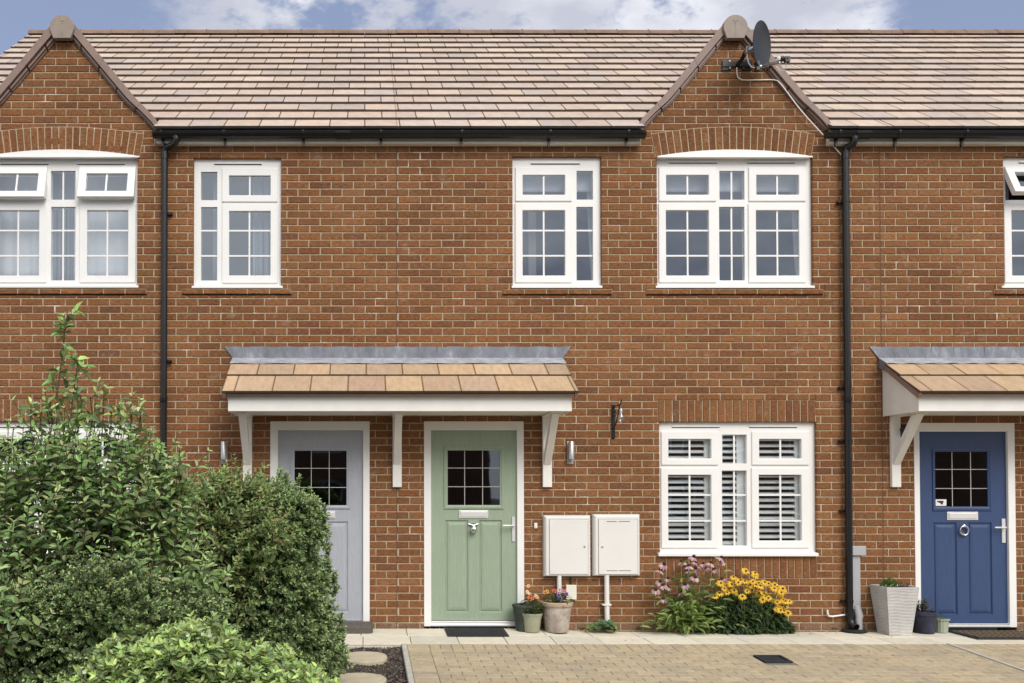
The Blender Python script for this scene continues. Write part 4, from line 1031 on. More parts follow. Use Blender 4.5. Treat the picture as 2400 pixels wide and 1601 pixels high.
# camera sticker in the blue door's glass
stk = rc((BX(1019), BY(71), BX(1106), BY(124)), .036); mb = MB(); mb.box(stk[0], stk[1], .0370, .0375, stk[2], stk[3])
st = empty('warning_sticker', ((stk[0] + stk[1]) / 2, .037, stk[2])); tag(st, 'small white camera warning sticker in the glass of the blue door', 'sticker')
o = mb.build('label_card', M['white'], st); o.location = -st.location
w_, h_ = stk[1] - stk[0], stk[3] - stk[2]; mb = MB()
mb.box(stk[0] + w_ * .30, stk[0] + w_ * .72, .0362, .0368, stk[2] + h_ * .45, stk[2] + h_ * .78); mb.box(stk[0] + w_ * .14, stk[0] + w_ * .3, .0362, .0368, stk[2] + h_ * .55, stk[2] + h_ * .78); mb.box(stk[0] + w_ * .46, stk[0] + w_ * .66, .0362, .0368, stk[2] + h_ * .22, stk[2] + h_ * .45)
o = mb.build('camera_symbol', M['matt'], st); o.location = -st.location

# ------------------------------------------------------------------ ground: paving, drive, bed, road
DS = .058                       # the drive falls away from the house
Y_E = G(1500, 1508.3, 0.0, .01).y          # front edge of the slab path
def drive_z(y): return -.012 + (y - Y_E) * DS
def path_z(x, y):
    u = min(1, max(0, (2.35 - x) / .6)); bump = .034 * (u * u * (3 - 2 * u))
    t = min(1, max(0, 1 - y / Y_E)); return -.004 + .01 * y + bump * t
M['slab'] = attr_mat('paving_slab', .85, .10, 9, .35, 140, .003, .25, stain=((.42, .40, .35, 1), 4.5, .55, .8, .35))
M['paver'] = attr_mat('block_paver', .9, .16, 22, .5, 150, .003, .2, stain=((.26, .225, .20, 1), 2.2, .5, .74, .5))
r = random.Random(4); mb = MB(); sw = .4535; x = -5.0 + .17; k0 = 0
xs0 = W(851, 1500, 0).x
def slabpoly(mb, x0, x1, y0, y1, zf, th, col, g=.003, bev=.004):
    x0 += g; x1 -= g; y0 += g; y1 -= g; b = bev
    o = [(x0, y0), (x1, y0), (x1, y1), (x0, y1)]; i_ = [(x0 + b, y0 + b), (x1 - b, y0 + b), (x1 - b, y1 - b), (x0 + b, y1 - b)]
    dz = r.uniform(-.0012, .0012)
    vs = [(a, c, zf(a, c) + dz) for a, c in i_] + [(a, c, zf(a, c) + dz - b) for a, c in o] + [(a, c, zf(a, c) - th) for a, c in o]
    mb.mesh(vs, [(0, 1, 2, 3)] + [(4 + j, 4 + (j + 1) % 4, (j + 1) % 4, j) for j in range(4)] + [(8 + j, 8 + (j + 1) % 4, 4 + (j + 1) % 4, 4 + j) for j in range(4)], col)
SC = [(.63, .585, .475), (.66, .615, .50), (.60, .56, .46), (.64, .59, .47)]
for row, (ya, yb, off) in enumerate(((Y_E, Y_E / 2, .0), (Y_E / 2, -.035, .0))):
    i = -12
    while i < 24:
        xa = xs0 + i * sw + (.0 if row == 0 else -.02); slabpoly(mb, xa, xa + sw, ya, yb, path_z, .05, jit(r.choice(SC), .05, r, .02)); i += 1
pth_ = mb.build('pavement', M['slab']); tag(pth_, kind='structure')
mb = MB(); N = 40; xs = [-5.4 + k * 16 / N for k in range(N + 1)]
for a, b in zip(xs, xs[1:]): mb.quad([(a, Y_E, path_z(a, Y_E) - .012), (b, Y_E, path_z(b, Y_E) - .012), (b, .0, path_z(b, 0) - .012), (a, .0, path_z(a, 0) - .012)])
M['joint'] = plain('jointing_sand', (.20, .175, .13, 1), .95, .2, 30, bump=.4, bscale=200)
tag(mb.build('pavement_bedding', M['joint']), kind='structure')
mb = MB(); rr = random.Random(9)
for k in range(420):       # loose grit along the foot of the wall
    x = rr.uniform(.4, 6.5); s = rr.uniform(.004, .012); y = rr.uniform(-.034, -.004) ; z = path_z(x, y) - .006
    mb.mesh([(x - s, y, z), (x + s, y - s * .4, z), (x + s * .2, y + s, z), (x, y, z + s * 1.2)], [(0, 1, 3), (1, 2, 3), (2, 0, 3)], jit((.26, .21, .16), .4, rr, .1))
tag(mb.build('grit', M['paver']), 'fine grit gathered along the foot of the wall', kind='stuff')
lm_ = MB(); rr = random.Random(77)
for k in range(46):        # a few fallen leaves and petals on the paving
    x = rr.choice([rr.uniform(2.6, 4.9), rr.uniform(.3, 6.5), rr.uniform(5, 6.6)]); y = -.05 - rr.random() ** 2 * 1.6; z = (path_z(x, y) if y > Y_E else drive_z(y)) + .004; a = rr.uniform(0, 6.3); L_ = rr.uniform(.010, .026)
    d = Vector((math.cos(a), math.sin(a), .1)) * L_; n_ = Vector((-math.sin(a), math.cos(a), 0)) * L_ * .35; p = Vector((x, y, z))
    lm_.mesh([p - d, p + n_ + Vector((0, 0, .003)), p + d, p - n_], [(0, 3, 2, 1)], jit(rr.choice([(.22, .14, .06), (.30, .22, .08), (.14, .17, .06), (.55, .40, .12)]), .25, rr, .05))
tag(lm_.build('fallen_leaves', M['paver']), 'scattered fallen leaves and petals on the paving', kind='stuff')
# drive
kerb = lambda px, py: G(px, py, -.012 - Y_E * DS, DS)
KX0, KX1 = (kerb(940.2, 1508).x + kerb(956.4, 1600).x) / 2, (kerb(952.5, 1508).x + kerb(972.5, 1600).x) / 2
DX1 = G(2228.7, 1512, -.012 - Y_E * DS, DS).x
YB = -8.2
PC_ = [(.42, .345, .225), (.44, .365, .24), (.405, .33, .215), (.43, .35, .225), (.395, .325, .225), (.435, .36, .235)]
def pv(x0, x1, y0, y1):
    slabpoly(mb, x0, x1, y0, y1, lambda a, c: drive_z(c), .03, jit(r.choice(PC_), .07, r, .025), .0016, .004)
mb = MB(); u = .102
dr = G(1763.5, 1537.5, -.012 - Y_E * DS, DS); dr2 = G(1847.6, 1550.3, -.012 - Y_E * DS, DS); DRX0, DRX1, DRY1, DRY0 = dr.x, dr2.x - .0, dr.y, dr2.y
DRX1 = DRX0 + .25; DRY0 = DRY1 - .25
def field(xa, xb, ya, yb):
    y = ya - 2 * u; x = xa
    while x < xb - .01: pv(x, min(x + u, xb), y, ya); x += u
    k = 0
    while y - u > yb:
        x = xa - ((k % 2) * u)
        while x < xb - .005:
            a, b = max(x, xa), min(x + 2 * u, xb)
            if b - a > .02 and not (b > DRX0 and a < DRX1 and y > DRY0 + .01 and y - u < DRY1 - .01): pv(a, b, y - u, y)
            elif b - a > .02:
                if a < DRX0 - .02: pv(a, DRX0 - .004, y - u, y)
                if b > DRX1 + .02: pv(DRX1 + .004, b, y - u, y)
            x += 2 * u
        y -= u; k += 1
y = Y_E
while y - u > YB: pv(KX1, KX1 + 2 * u, y - u, y); y -= u
field(KX1 + 2 * u, DX1 - .018, Y_E, -4.6); field(DX1 + .018, 9.0, Y_E, -4.6)
tag(mb.build('driveway', M['paver']), kind='structure')
mb = MB(); mb.quad([(KX1 - .01, YB, drive_z(YB) - .007), (11, YB, drive_z(YB) - .007), (11, Y_E, drive_z(Y_E) - .007), (KX1 - .01, Y_E, drive_z(Y_E) - .007)])
tag(mb.build('driveway_bedding', M['joint']), kind='structure')
mb = MB(); r2 = random.Random(3)
y = Y_E
while y > YB + .9: slabpoly(mb, KX0, KX1, y - .915, y, lambda a_, c_: drive_z(c_) + .006, .2, None, .002, .006); y -= .915
KM = plain('kerb_concrete', (.46, .44, .38, 1), .85, .1, 12, bump=.3, bscale=150)
kb = mb.build('kerb', KM); tag(kb, kind='structure')
mb = MB(); y = Y_E
while y > YB + .9: slabpoly(mb, DX1 - .016, DX1 + .016, y - .915, y, lambda a_, c_: drive_z(c_) + .010, .2, None, .001, .003); y -= .915
tag(mb.build('edging_strip', KM), kind='structure')
dc_ = tag(empty('drain_cover', ((DRX0 + DRX1) / 2, (DRY0 + DRY1) / 2, drive_z((DRY0 + DRY1) / 2))), 'small square dark drain cover set in the block paving', 'drain cover')
mb = MB(); holed(mb, (-.120, .120, -.120, .120), [(-.098, .098, -.098, .098)], 0, .02, mtx=Matrix.Rotation(-math.pi / 2, 4, 'X') @ Matrix.Translation((0, -.012, 0)))
mb.build('rim', M['rubber'], dc_, bevel=.002, rot=(math.atan(DS), 0, 0))
mb = MB(); mb.box(-.096, .096, -.096, .096, -.012, .001)
for a in range(6):
    for b in range(6): mb.box(-.08 + a * .03, -.062 + a * .03, -.08 + b * .03, -.062 + b * .03, .0012, .004)
mb.build('lid', M['rubber'], dc_, rot=(math.atan(DS), 0, 0))
# planting bed
def bed_z(x, y): return drive_z(y) - .035 + .02 * math.sin(x * 2.1) * math.cos(y * 1.7)
M['soil'] = None
m, t, b = newmat('soil'); b.inputs['Roughness'].default_value = 1
link(t, tramp(t, tnoise(t, 55, 8, .75), [(.32, (.022, .016, .012, 1)), (.55, (.075, .058, .045, 1)), (.72, (.19, .155, .125, 1))]), b.inputs['Base Color']); tbump(t, b, tnoise(t, 70, 8, .7), 1., .03); M['soil'] = m
mb = MB(); nx, ny = 60, 60
gx0, gx1 = -7.5, KX0
vs = [(gx0 + (gx1 - gx0) * i / nx, YB + (Y_E - YB) * k / ny, bed_z(gx0 + (gx1 - gx0) * i / nx, YB + (Y_E - YB) * k / ny) + rng.uniform(-.012, .012)) for k in range(ny + 1) for i in range(nx + 1)]
mb.mesh(vs, [(k * (nx + 1) + i, k * (nx + 1) + i + 1, (k + 1) * (nx + 1) + i + 1, (k + 1) * (nx + 1) + i) for k in range(ny) for i in range(nx)])
tag(mb.build('soil_bed', M['soil'], smooth=True), kind='structure')
mb = MB(); rr = random.Random(21)
for k in range(5200):      # bark chippings
    x, y = KX0 - rr.random() ** 1.3 * 1.6 - .01, Y_E - rr.random() * 1.9 - .01; z = bed_z(x, y) + .004; s = rr.uniform(.005, .017); a = rr.uniform(0, 6.3); c, s_ = math.cos(a) * s, math.sin(a) * s
    f = rr.uniform(.25, .6); h = rr.uniform(.002, .012)
    v = [(x - c, y - s_, z + rr.uniform(0, h)), (x + s_ * f, y - c * f, z + rr.uniform(0, h)), (x + c, y + s_, z + h), (x - s_ * f, y + c * f, z + rr.uniform(0, h))]
    mb.mesh(v + [(p[0], p[1], p[2] - .004) for p in v], [(0, 1, 2, 3), (0, 4, 5, 1), (1, 5, 6, 2), (2, 6, 7, 3), (3, 7, 4, 0)], jit(rr.choice([(.09, .065, .05), (.15, .12, .10), (.05, .036, .028), (.22, .19, .16)]), .3, rr, .05))
M['bark'] = attr_mat('bark_chips', .95, .2, 60, .3)
tag(mb.build('bark_mulch', M['bark']), 'dark bark mulch covering the bed beside the drive', kind='stuff')
ST = plain('stepping_stone_sand', (.47, .41, .29, 1), .9, .12, 10, bump=.4, bscale=90)
for k, (px, py, rx, ry, lab) in enumerate(((855, 1543, .205, .205, 'round sandy stepping stone nearest the paving'), (842, 1596, .215, .20, 'round sandy stepping stone at the bottom edge, nearer the camera'))):
    p = G(px, py, -.03 - Y_E * DS, DS); mb = MB(); n = 36; rr = random.Random(k); ph = rr.random() * 6
    ring = [((rx * (1 + .03 * math.sin(3 * a + ph)) * math.cos(a)), (ry * (1 + .03 * math.cos(2 * a)) * math.sin(a))) for a in [2 * math.pi * j / n for j in range(n)]]
    vs = [(x * .97, y * .97, .03 + y * DS) for x, y in ring] + [(x, y, .022 + y * DS) for x, y in ring] + [(x, y, -.03 + y * DS) for x, y in ring]
    mb.mesh(vs, [tuple(range(n))] + [(n + j, n + (j + 1) % n, (j + 1) % n, j) for j in range(n)] + [(2 * n + j, 2 * n + (j + 1) % n, n + (j + 1) % n, n + j) for j in range(n)])
    tag(mb.build('stepping_stone', ST, loc=(p.x, p.y, bed_z(p.x, p.y) + .004)), lab, 'stepping stone', 'stepping stones in the bed')
# far ground and road
m, t, b = newmat('asphalt'); b.inputs['Roughness'].default_value = .95
link(t, tramp(t, tnoise(t, 40, 7, .7), [(.35, (.045, .045, .047, 1)), (.7, (.085, .083, .08, 1))]), b.inputs['Base Color']); tbump(t, b, tnoise(t, 200, 4), .5, .005)
mb = MB(); gz = drive_z(YB) - .03; mb.quad([(-200, -200, gz - .004), (200, -200, gz - .004), (200, 200, gz - .25), (-200, 200, gz - .25)]) 
tag(mb.build('ground', m), kind='structure')

# ------------------------------------------------------------------ mats, doorstep
def mat_obj(name, x0, x1, y0, y1, h, label, cat, mtl, ribs=0, skew=0):
    cx, cy = (x0 + x1) / 2, (y0 + y1) / 2; z = path_z(cx, cy); o = tag(empty(name, (cx, cy, z)), label, cat)
    sl = (path_z(cx, y1) - path_z(cx, y0)) / (y1 - y0)
    mb = MB(); mb.box(x0 - cx, x1 - cx, y0 - cy, y1 - cy, .0015, h); mb.build('base', M['rubber'], o, bevel=.004, rot=(math.atan(sl), 0, 0))
    mb = MB(); n = ribs
    for k in range(n):
        a = x0 - cx + .018 + (x1 - x0 - .036) * k / n; w_ = (x1 - x0 - .036) / n * .62; mb.box(a, a + w_, y0 - cy + .018, y1 - cy - .018, h + .0005, h + .005)
    if n: mb.build('ribbed_top', mtl, o, rot=(math.atan(sl), 0, 0))
    return o
a, b = G(1041, 1470.2, .03, 0), G(1192, 1482.5, .028, 0); mx0 = a.x
mat_obj('door_mat', W(1041, 1470, -.06).x, W(1041, 1470, -.06).x + .60, -.44, -.055, .012, 'flat black rubber mat before the green door', 'door mat', M['rubber'], 26)
a = W(2222, 1474, -.06)
CO = plain('coir', (.115, .085, .05, 1), 1., .35, 60, bump=1., bscale=300)
mo = mat_obj('door_mat', a.x, a.x + .92, -.52, -.05, .016, 'thick brown patterned mat before the blue door', 'door mat', CO, 0)
mb = MB()
for i in range(15):
    for k in range(7):
        mb.box(-.44 + i * .059 + (k % 2) * .01, -.44 + i * .059 + .047, -.218 + k * .063, -.218 + k * .063 + .050, .0165, .024)
mb.build('pattern_pads', CO, mo, bevel=.003)
x0_, x1_ = W(700, 1470, -.05).x, W(872, 1470, -.05).x
o = tag(empty('doorstep', ((x0_ + x1_) / 2, -.10, path_z(0, -.1))), 'low dark rounded step in front of the grey door', 'step')
mb = MB(); hw = (x1_ - x0_) / 2; pl = [(-hw, .0), (hw, .0), (hw, .085), (-hw, .085)]
n = 8; ring = [(-hw, .09)] + [(-hw + .05 - .05 * math.cos(R(90 * k / n)), -.13 - .05 * math.sin(R(90 * k / n))) for k in range(n + 1)] + [(hw - .05 + .05 * math.sin(R(90 * k / n)), -.13 - .05 * math.cos(R(90 * k / n))) for k in range(n + 1)] + [(hw, .09)]
m_ = len(ring); vs = [(x, y, .075 if y > -.1 else .07) for x, y in ring] + [(x * 1.02, y * 1.05, .045) for x, y in ring] + [(x * 1.02, y * 1.05, -.01) for x, y in ring]
mb.mesh(vs, [tuple(range(m_))] + [(m_ + j, m_ + (j + 1) % m_, (j + 1) % m_, j) for j in range(m_)] + [(2 * m_ + j, 2 * m_ + (j + 1) % m_, m_ + (j + 1) % m_, m_ + j) for j in range(m_)])
mb.build('tread', plain('step_rubber', (.095, .082, .068, 1), .8, .2, 20, bump=.3), o, bevel=.006)

# ------------------------------------------------------------------ foliage
def leaf_mat(name, transl=.35, rough=.42, spec=.4):
    m, t, b = newmat(name); b.inputs['Roughness'].default_value = rough; b.inputs['Specular IOR Level'].default_value = spec
    a = t.nodes.new('ShaderNodeAttribute'); a.attribute_name = 'tint'
    n = tnoise(t, 30, 3); c = tmix(t, a.outputs['Color'], tramp(t, n, [(.3, (.8, .8, .8, 1)), (.7, (1.2, 1.2, 1.2, 1))]), 1., 'MULTIPLY')
    link(t, c, b.inputs['Base Color'])
    tl = t.nodes.new('ShaderNodeBsdfTranslucent'); link(t, tmix(t, c, (.95, 1.25, .5, 1), 1., 'MULTIPLY'), tl.inputs[0])
    ms = t.nodes.new('ShaderNodeMixShader'); ms.inputs[0].default_value = transl
    link(t, b.outputs[0], ms.inputs[1]); link(t, tl.outputs[0], ms.inputs[2]); link(t, ms.outputs[0], t.nodes['Material Output'].inputs[0]); return m
M['leaf'] = leaf_mat('leaf'); M['gloss_leaf'] = leaf_mat('glossy_leaf', .22, .34, .42); M['petal'] = leaf_mat('petal', .3, .7, .1)
M['bark_stem'] = plain('stem_bark', (.07, .045, .035, 1), .8, .3, 30)
M['stem'] = plain('green_stem', (.09, .12, .04, 1), .7, .3, 30)
M['seed'] = plain('flower_cone', (.030, .016, .010, 1), .9, .4, 200)
def add_leaf(mb, p, d, up, Ln, Wd, col, fold=.18, droop=.15):
    d = d.normalized(); s = d.cross(up)
    if s.length < 1e-4: s = d.orthogonal()
    s.normalize(); n = s.cross(d)
    P = lambda t, w_, h: p + d * (Ln * t) + s * (Wd * w_) + n * (Wd * h - Ln * droop * t * t)
    mb.mesh([P(0, 0, 0), P(.30, -.46, fold), P(.68, -.36, fold), P(1, 0, 0), P(.68, .36, fold), P(.30, .46, fold)], [(0, 5, 4, 3), (0, 3, 2, 1)], col)
def rv(r, s=1.): return Vector((r.gauss(0, s), r.gauss(0, s), r.gauss(0, s)))
def shoot(lm, sm, r, p, d, ln, pairs, L0, W0, cols, ang=50, tipscale=.45, rad=.002, droop=.15, whorl=2, grav=0.):
    d = d.normalized(); a0 = r.uniform(0, 6.3); pts = [p]; q = p.copy(); dd = d.copy(); base = dd.orthogonal().normalized()
    for i in range(pairs):
        q = q + dd * (ln / pairs); dd = (dd + rv(r, .06) + Vector((0, 0, grav))).normalized(); pts.append(q.copy())
        base = (base - dd * base.dot(dd)).normalized(); bi = dd.cross(base)
        a = a0 + i * (math.pi / whorl if whorl == 2 else 2.4); sc_ = 1 - (1 - tipscale) * (i / max(1, pairs - 1)) ** 2
        for k in range(whorl):
            t = a + 2 * math.pi * k / whorl; o = base * math.cos(t) + bi * math.sin(t)
            an = R(ang * (1 - .35 * i / max(1, pairs - 1)) + r.uniform(-12, 12)); ld = dd * math.cos(an) + o * math.sin(an)
            up = (dd * .4 + Vector((0, -.75, .7)) + rv(r, .3)).normalized(); s = sc_ * r.uniform(.6, 1.25)
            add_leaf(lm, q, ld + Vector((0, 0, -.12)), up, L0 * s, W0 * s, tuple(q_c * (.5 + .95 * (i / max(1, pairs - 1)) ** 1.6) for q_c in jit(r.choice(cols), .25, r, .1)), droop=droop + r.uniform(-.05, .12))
    if sm is not None: sm.tube(pts, rad, 4, caps=False)
    return q
def brighter(cols, k): return [tuple(c * k for c in q) for q in cols]
def spray(r, mbs, spec):
    """many leafy shoots spread over lumpy ellipsoid blobs"""
    lm, sm = mbs
    for (c, rad, n, kw) in spec:
        lumps = [(rv(r).normalized(), r.uniform(-.12, .36)) for _ in range(11)]
        for k in range(int(n * kw.get('fill', 0))):
            v = rv(r).normalized() * r.random() ** .4 * .8; p = Vector((c[0] + v.x * rad[0], c[1] + v.y * rad[1] * .8 + .03, c[2] + v.z * rad[2]))
            add_leaf(lm, p, rv(r), rv(r), kw['L0'] * 1.7, kw['W0'] * 2.2, jit(kw['cols'][0], .2, r, .08))
        for k in range(n):
            v = rv(r).normalized(); 
            if v.y > .55 and r.random() < .75: v.y = -v.y
            if v.z < -.4 and r.random() < .5: v.z = -v.z
            s = r.uniform(.72, 1.0) if r.random() < .75 else r.uniform(.35, .75)
            lump = 1 + sum(a * max(0, v.dot(l)) ** 7 for l, a in lumps) - .05
            p = Vector((c[0] + v.x * rad[0] * s * lump, c[1] + v.y * rad[1] * s * lump, c[2] + v.z * rad[2] * s * lump))
            kk = dict(kw); up = kk.pop('up', .5); L_ = kk.pop('ln'); kk.pop('fill', 0)
            d = (v + Vector((0, 0, up)) + rv(r, .28)); shoot(lm, sm, r, p, d, L_ * r.uniform(.6, 1.3), **kk)
def pz_(px, py, depth_y): return W(px, py, depth_y)
def blob(px, py, rpx, rpy, y, ry):
    c = W(px, py, y); s = (y - CY) / F; return (c, (rpx * s, ry, rpy * s))

# dogwood at the left
r = random.Random(31); lm, sm = MB(), MB()
DGC = [(.20, .30, .11), (.17, .26, .10), (.22, .32, .12), (.26, .36, .14), (.185, .28, .11), (.31, .40, .17), (.235, .335, .13), (.235, .31, .14), (.37, .43, .19), (.30, .31, .15)]
DGC = brighter(DGC, 1.28)
kw = dict(ln=.32, pairs=6, L0=.088, W0=.040, cols=DGC, ang=62, up=1.9, droop=.30, tipscale=.35, rad=.0028)
Yd = -3.55
root = G(150, 2250, -.3, 0)
spec = [blob(60, 1250, 175, 150, Yd, .42) + (125, kw), blob(200, 1230, 150, 150, Yd, .40) + (120, kw), blob(300, 1235, 80, 125, Yd, .30) + (48, kw),
        blob(195, 1075, 135, 70, Yd + .1, .18) + (15, kw), blob(20, 1110, 110, 70, Yd + .1, .2) + (13, kw), blob(20, 1340, 170, 120, Yd - .1, .4) + (80, kw), blob(220, 1350, 180, 100, Yd, .35) + (80, kw),
        blob(360, 1320, 80, 100, Yd + .2, .3) + (52, kw), blob(392, 1220, 42, 70, Yd + .1, .2) + (18, kw), blob(430, 1440, 75, 65, Yd, .25) + (32, kw), blob(-25, 1530, 80, 90, Yd - .75, .25) + (40, kw), blob(-120, 1280, 150, 250, Yd, .4) + (45, kw)]
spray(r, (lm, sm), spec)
def spire(pts, n, L_=.078, W_=.042, both=True):
    P = [W(px, py, Yd) + Vector((0, r.uniform(-.03, .03), 0)) for px, py in pts]; sm.tube(P, .004, 6)
    for (a, b) in zip(P, P[1:]):
        for k in range(n):
            q = a.lerp(b, (k + .5) / n); 
            if r.random() < .9: shoot(lm, sm, r, q, (b - a).normalized() + rv(r, .8), .06, 2, L_, W_, DGC, 65, .8, .0015, .35)
spire([(130, 1000), (132, 930), (139, 880), (146, 820), (152, 775), (160, 738)], 4)
spire([(165, 990), (168, 930), (176, 880), (180, 850)], 4)
for top in ((70, 955), (95, 965), (120, 940), (190, 925), (215, 930), (243, 905), (262, 950), (282, 970), (305, 940), (330, 955), (350, 1015), (368, 1050), (384, 1075), (408, 1095), (425, 1110), (30, 1000), (150, 950)):
    spire([(top[0] - 15 + r.uniform(-10, 10), top[1] + 130), (top[0], top[1] + 50), top], 3, .065, .034)
# long bare stems down to the ground
for k in range(34):
    a = W(r.uniform(-120, 420), r.uniform(1080, 1350), Yd + r.uniform(-.25, .25)); b = Vector((a.x * .75 - .45 + r.uniform(-.2, .2), Yd + r.uniform(-.2, .2), bed_z(a.x, Yd) - .02))
    sm.tube([b, b.lerp(a, .5) + Vector((r.uniform(-.04, .04), 0, .05)), a], [.010, .007, .004], 6)
dw = tag(empty('dogwood_shrub', (-1.9, Yd, bed_z(-1.9, Yd))), 'tall loose green shrub with small white flower heads and one spire above the others', 'shrub')
def add(o, par): o.location -= par.location
add(lm.build('foliage', M['leaf'], dw), dw); add(sm.build('stems', M['bark_stem'], dw), dw)
fm = MB()
for px, py in ((82, 948), (72, 962), (164, 738), (130, 975), (178, 967), (300, 948), (330, 975), (316, 960), (62, 975), (240, 1050), (160, 1055), (352, 1010), (230, 955), (285, 950), (60, 1000), (410, 1090), (395, 1100), (420, 1110), (45, 1180), (15, 1120), (170, 1240), (330, 1230), (345, 1100), (110, 1130), (205, 1170), (290, 1060), (22, 1245), (405, 1130), (250, 1150), (320, 1290)):
    c = W(px, py, Yd - .28 + r.uniform(0, .3))
    for k in range(26):
        v = rv(r, .012); v.z *= .35; s = .0042; q = c + v + Vector((0, 0, .01)); a = rv(r).normalized() * s; b_ = a.orthogonal().normalized() * s
        fm.mesh([q - a, q + b_, q + a, q - b_], [(0, 1, 2, 3)], jit((.62, .63, .50), .12, r, .04))
add(fm.build('flower_heads', M['petal'], dw), dw)
# small-leaved mid shrub with reddish twigs
r = random.Random(32); lm, sm = MB(), MB()
MC = [(.22, .29, .11), (.27, .33, .13), (.175, .25, .095), (.31, .34, .14), (.20, .275, .105), (.30, .26, .12), (.24, .31, .12)]
kw = dict(fill=3., ln=.20, pairs=7, L0=.058, W0=.026, cols=brighter(MC, 1.15), ang=55, up=.7, droop=.2)
Ym = -2.75
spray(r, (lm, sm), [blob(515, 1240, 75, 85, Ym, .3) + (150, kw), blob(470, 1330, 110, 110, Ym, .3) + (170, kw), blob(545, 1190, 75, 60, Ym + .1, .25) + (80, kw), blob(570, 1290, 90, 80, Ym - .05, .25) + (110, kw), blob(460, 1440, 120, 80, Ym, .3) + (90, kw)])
for pts in (((520, 1200), (535, 1150), (527, 1115)), ((500, 1210), (505, 1160), (512, 1118)), ((545, 1200), (560, 1150), (556, 1108)), ((470, 1220), (455, 1180), (446, 1150)), ((570, 1180), (560, 1140), (562, 1110))):
    P = [W(*p, Ym) for p in pts]; sm.tube(P, .003, 5)
    for k in range(6): shoot(lm, sm, r, P[0].lerp(P[-1], (k + .5) / 6), (P[-1] - P[0]).normalized() + rv(r, .6), .05, 2, .04, .018, MC, 60, .8, .0015)
msb = tag(empty('green_shrub', (-1.25, Ym, bed_z(-1.25, Ym))), 'twiggy reddish-green shrub between the tall flowering shrub and the dense dark one', 'shrub')
for k in range(14):
    a = W(r.uniform(420, 600), r.uniform(1200, 1400), Ym); b = Vector((-1.25 + r.uniform(-.15, .15), Ym, bed_z(-1.25, Ym) - .02)); sm.tube([b, b.lerp(a, .5), a], [.012, .007, .003], 6)
add(lm.build('foliage', M['leaf'], msb), msb); add(sm.build('stems', M['bark_stem'], msb), msb)
# dense dark shrub
def dark(seed, spec_, lab, cx, Y, cols, tips):
    r = random.Random(seed); lm, sm = MB(), MB(); spray(r, (lm, sm), spec_)
    for px, py in tips:
        a = W(px, py + 60, Y); b = W(px, py, Y); sm.tube([a, b], .003, 5)
        for k in range(14): shoot(lm, sm, r, a.lerp(b, (k + .5) / 14), (b - a).normalized() + rv(r, .8) * (1.1 - k / 14), .05, 4, .034, .017, cols, 50, .7, .0015)
    o = tag(empty('dense_shrub', (cx, Y, bed_z(cx, Y))), lab, 'shrub', None)
    for k in range(12): sm.tube([Vector((cx + r.uniform(-.1, .1), Y, bed_z(cx, Y) - .03)), Vector((cx + r.uniform(-.35, .35), Y + r.uniform(-.2, .2), .35 + r.uniform(0, .5)))], [.016, .006], 6)
    add(lm.build('foliage', M['gloss_leaf'], o), o); add(sm.build('stems', M['bark_stem'], o), o); return o
DC = [(.15, .215, .085), (.19, .26, .105), (.115, .17, .07), (.25, .32, .135), (.165, .225, .09), (.31, .38, .17)]
DC = brighter(DC, 1.25)
kw = dict(ln=.085, pairs=5, L0=.045, W0=.022, cols=DC, ang=50, up=.35, droop=.1, fill=3.)
Yk = -2.35
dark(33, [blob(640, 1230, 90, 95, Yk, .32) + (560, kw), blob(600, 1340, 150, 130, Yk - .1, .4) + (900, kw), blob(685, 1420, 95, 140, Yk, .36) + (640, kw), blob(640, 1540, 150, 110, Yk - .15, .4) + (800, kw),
          blob(560, 1480, 150, 120, Yk - .1, .35) + (520, kw), blob(712, 1235, 42, 65, Yk, .2) + (170, kw), blob(735, 1530, 58, 110, Yk, .3) + (340, kw), blob(575, 1200, 50, 50, Yk, .2) + (110, kw)],
     'dense dark green small-leaved shrub reaching in front of the grey door', -.85, Yk, DC, [(655, 1108), (700, 1128), (628, 1130), (610, 1125), (745, 1180), (762, 1195), (775, 1335), (785, 1350), (590, 1140), (725, 1155), (670, 1120), (765, 1260), (768, 1300), (798, 1450), (804, 1500)])
Yk2 = -3.95
kw2 = dict(kw); kw2['L0'] = .034
dark(34, [blob(60, 1470, 175, 120, Yk2, .32) + (800, kw2), blob(230, 1460, 170, 125, Yk2, .32) + (800, kw2), blob(400, 1480, 140, 95, Yk2 + .2, .3) + (520, kw2), blob(80, 1600, 190, 120, Yk2, .3) + (520, kw2), blob(300, 1600, 180, 110, Yk2, .3) + (400, kw2)],
     'low dark green small-leaved shrub under the tall flowering one, at the lower left', -1.9, Yk2, DC, [])
# light green shrub in front
r = random.Random(35); lm, sm = MB(), MB()
LC = [(.33, .42, .17), (.40, .49, .19), (.28, .37, .16), (.45, .53, .22), (.31, .38, .19), (.39, .48, .17)]
kw = dict(fill=2., ln=.075, pairs=4, L0=.060, W0=.027, cols=LC, ang=62, up=.9, droop=.12, whorl=3, tipscale=.7)
Yl = -4.3
spray(r, (lm, sm), [blob(450, 1580, 120, 105, Yl, .3) + (300, kw), blob(330, 1620, 130, 110, Yl, .3) + (260, kw), blob(580, 1640, 120, 110, Yl + .05, .3) + (260, kw), blob(690, 1650, 90, 70, Yl, .25) + (150, kw), blob(230, 1660, 90, 80, Yl, .25) + (130, kw), blob(460, 1720, 260, 140, Yl, .35) + (320, kw)])
lg = tag(empty('light_green_shrub', (-.85, Yl, bed_z(-.85, Yl))), 'bright light green shrub in the foreground at the bottom edge', 'shrub')
for k in range(14): sm.tube([Vector((-.85 + r.uniform(-.1, .1), Yl, bed_z(0, Yl) - .03)), Vector((-.85 + r.uniform(-.45, .45), Yl + r.uniform(-.2, .2), .25 + r.uniform(0, .2)))], [.012, .005], 6)
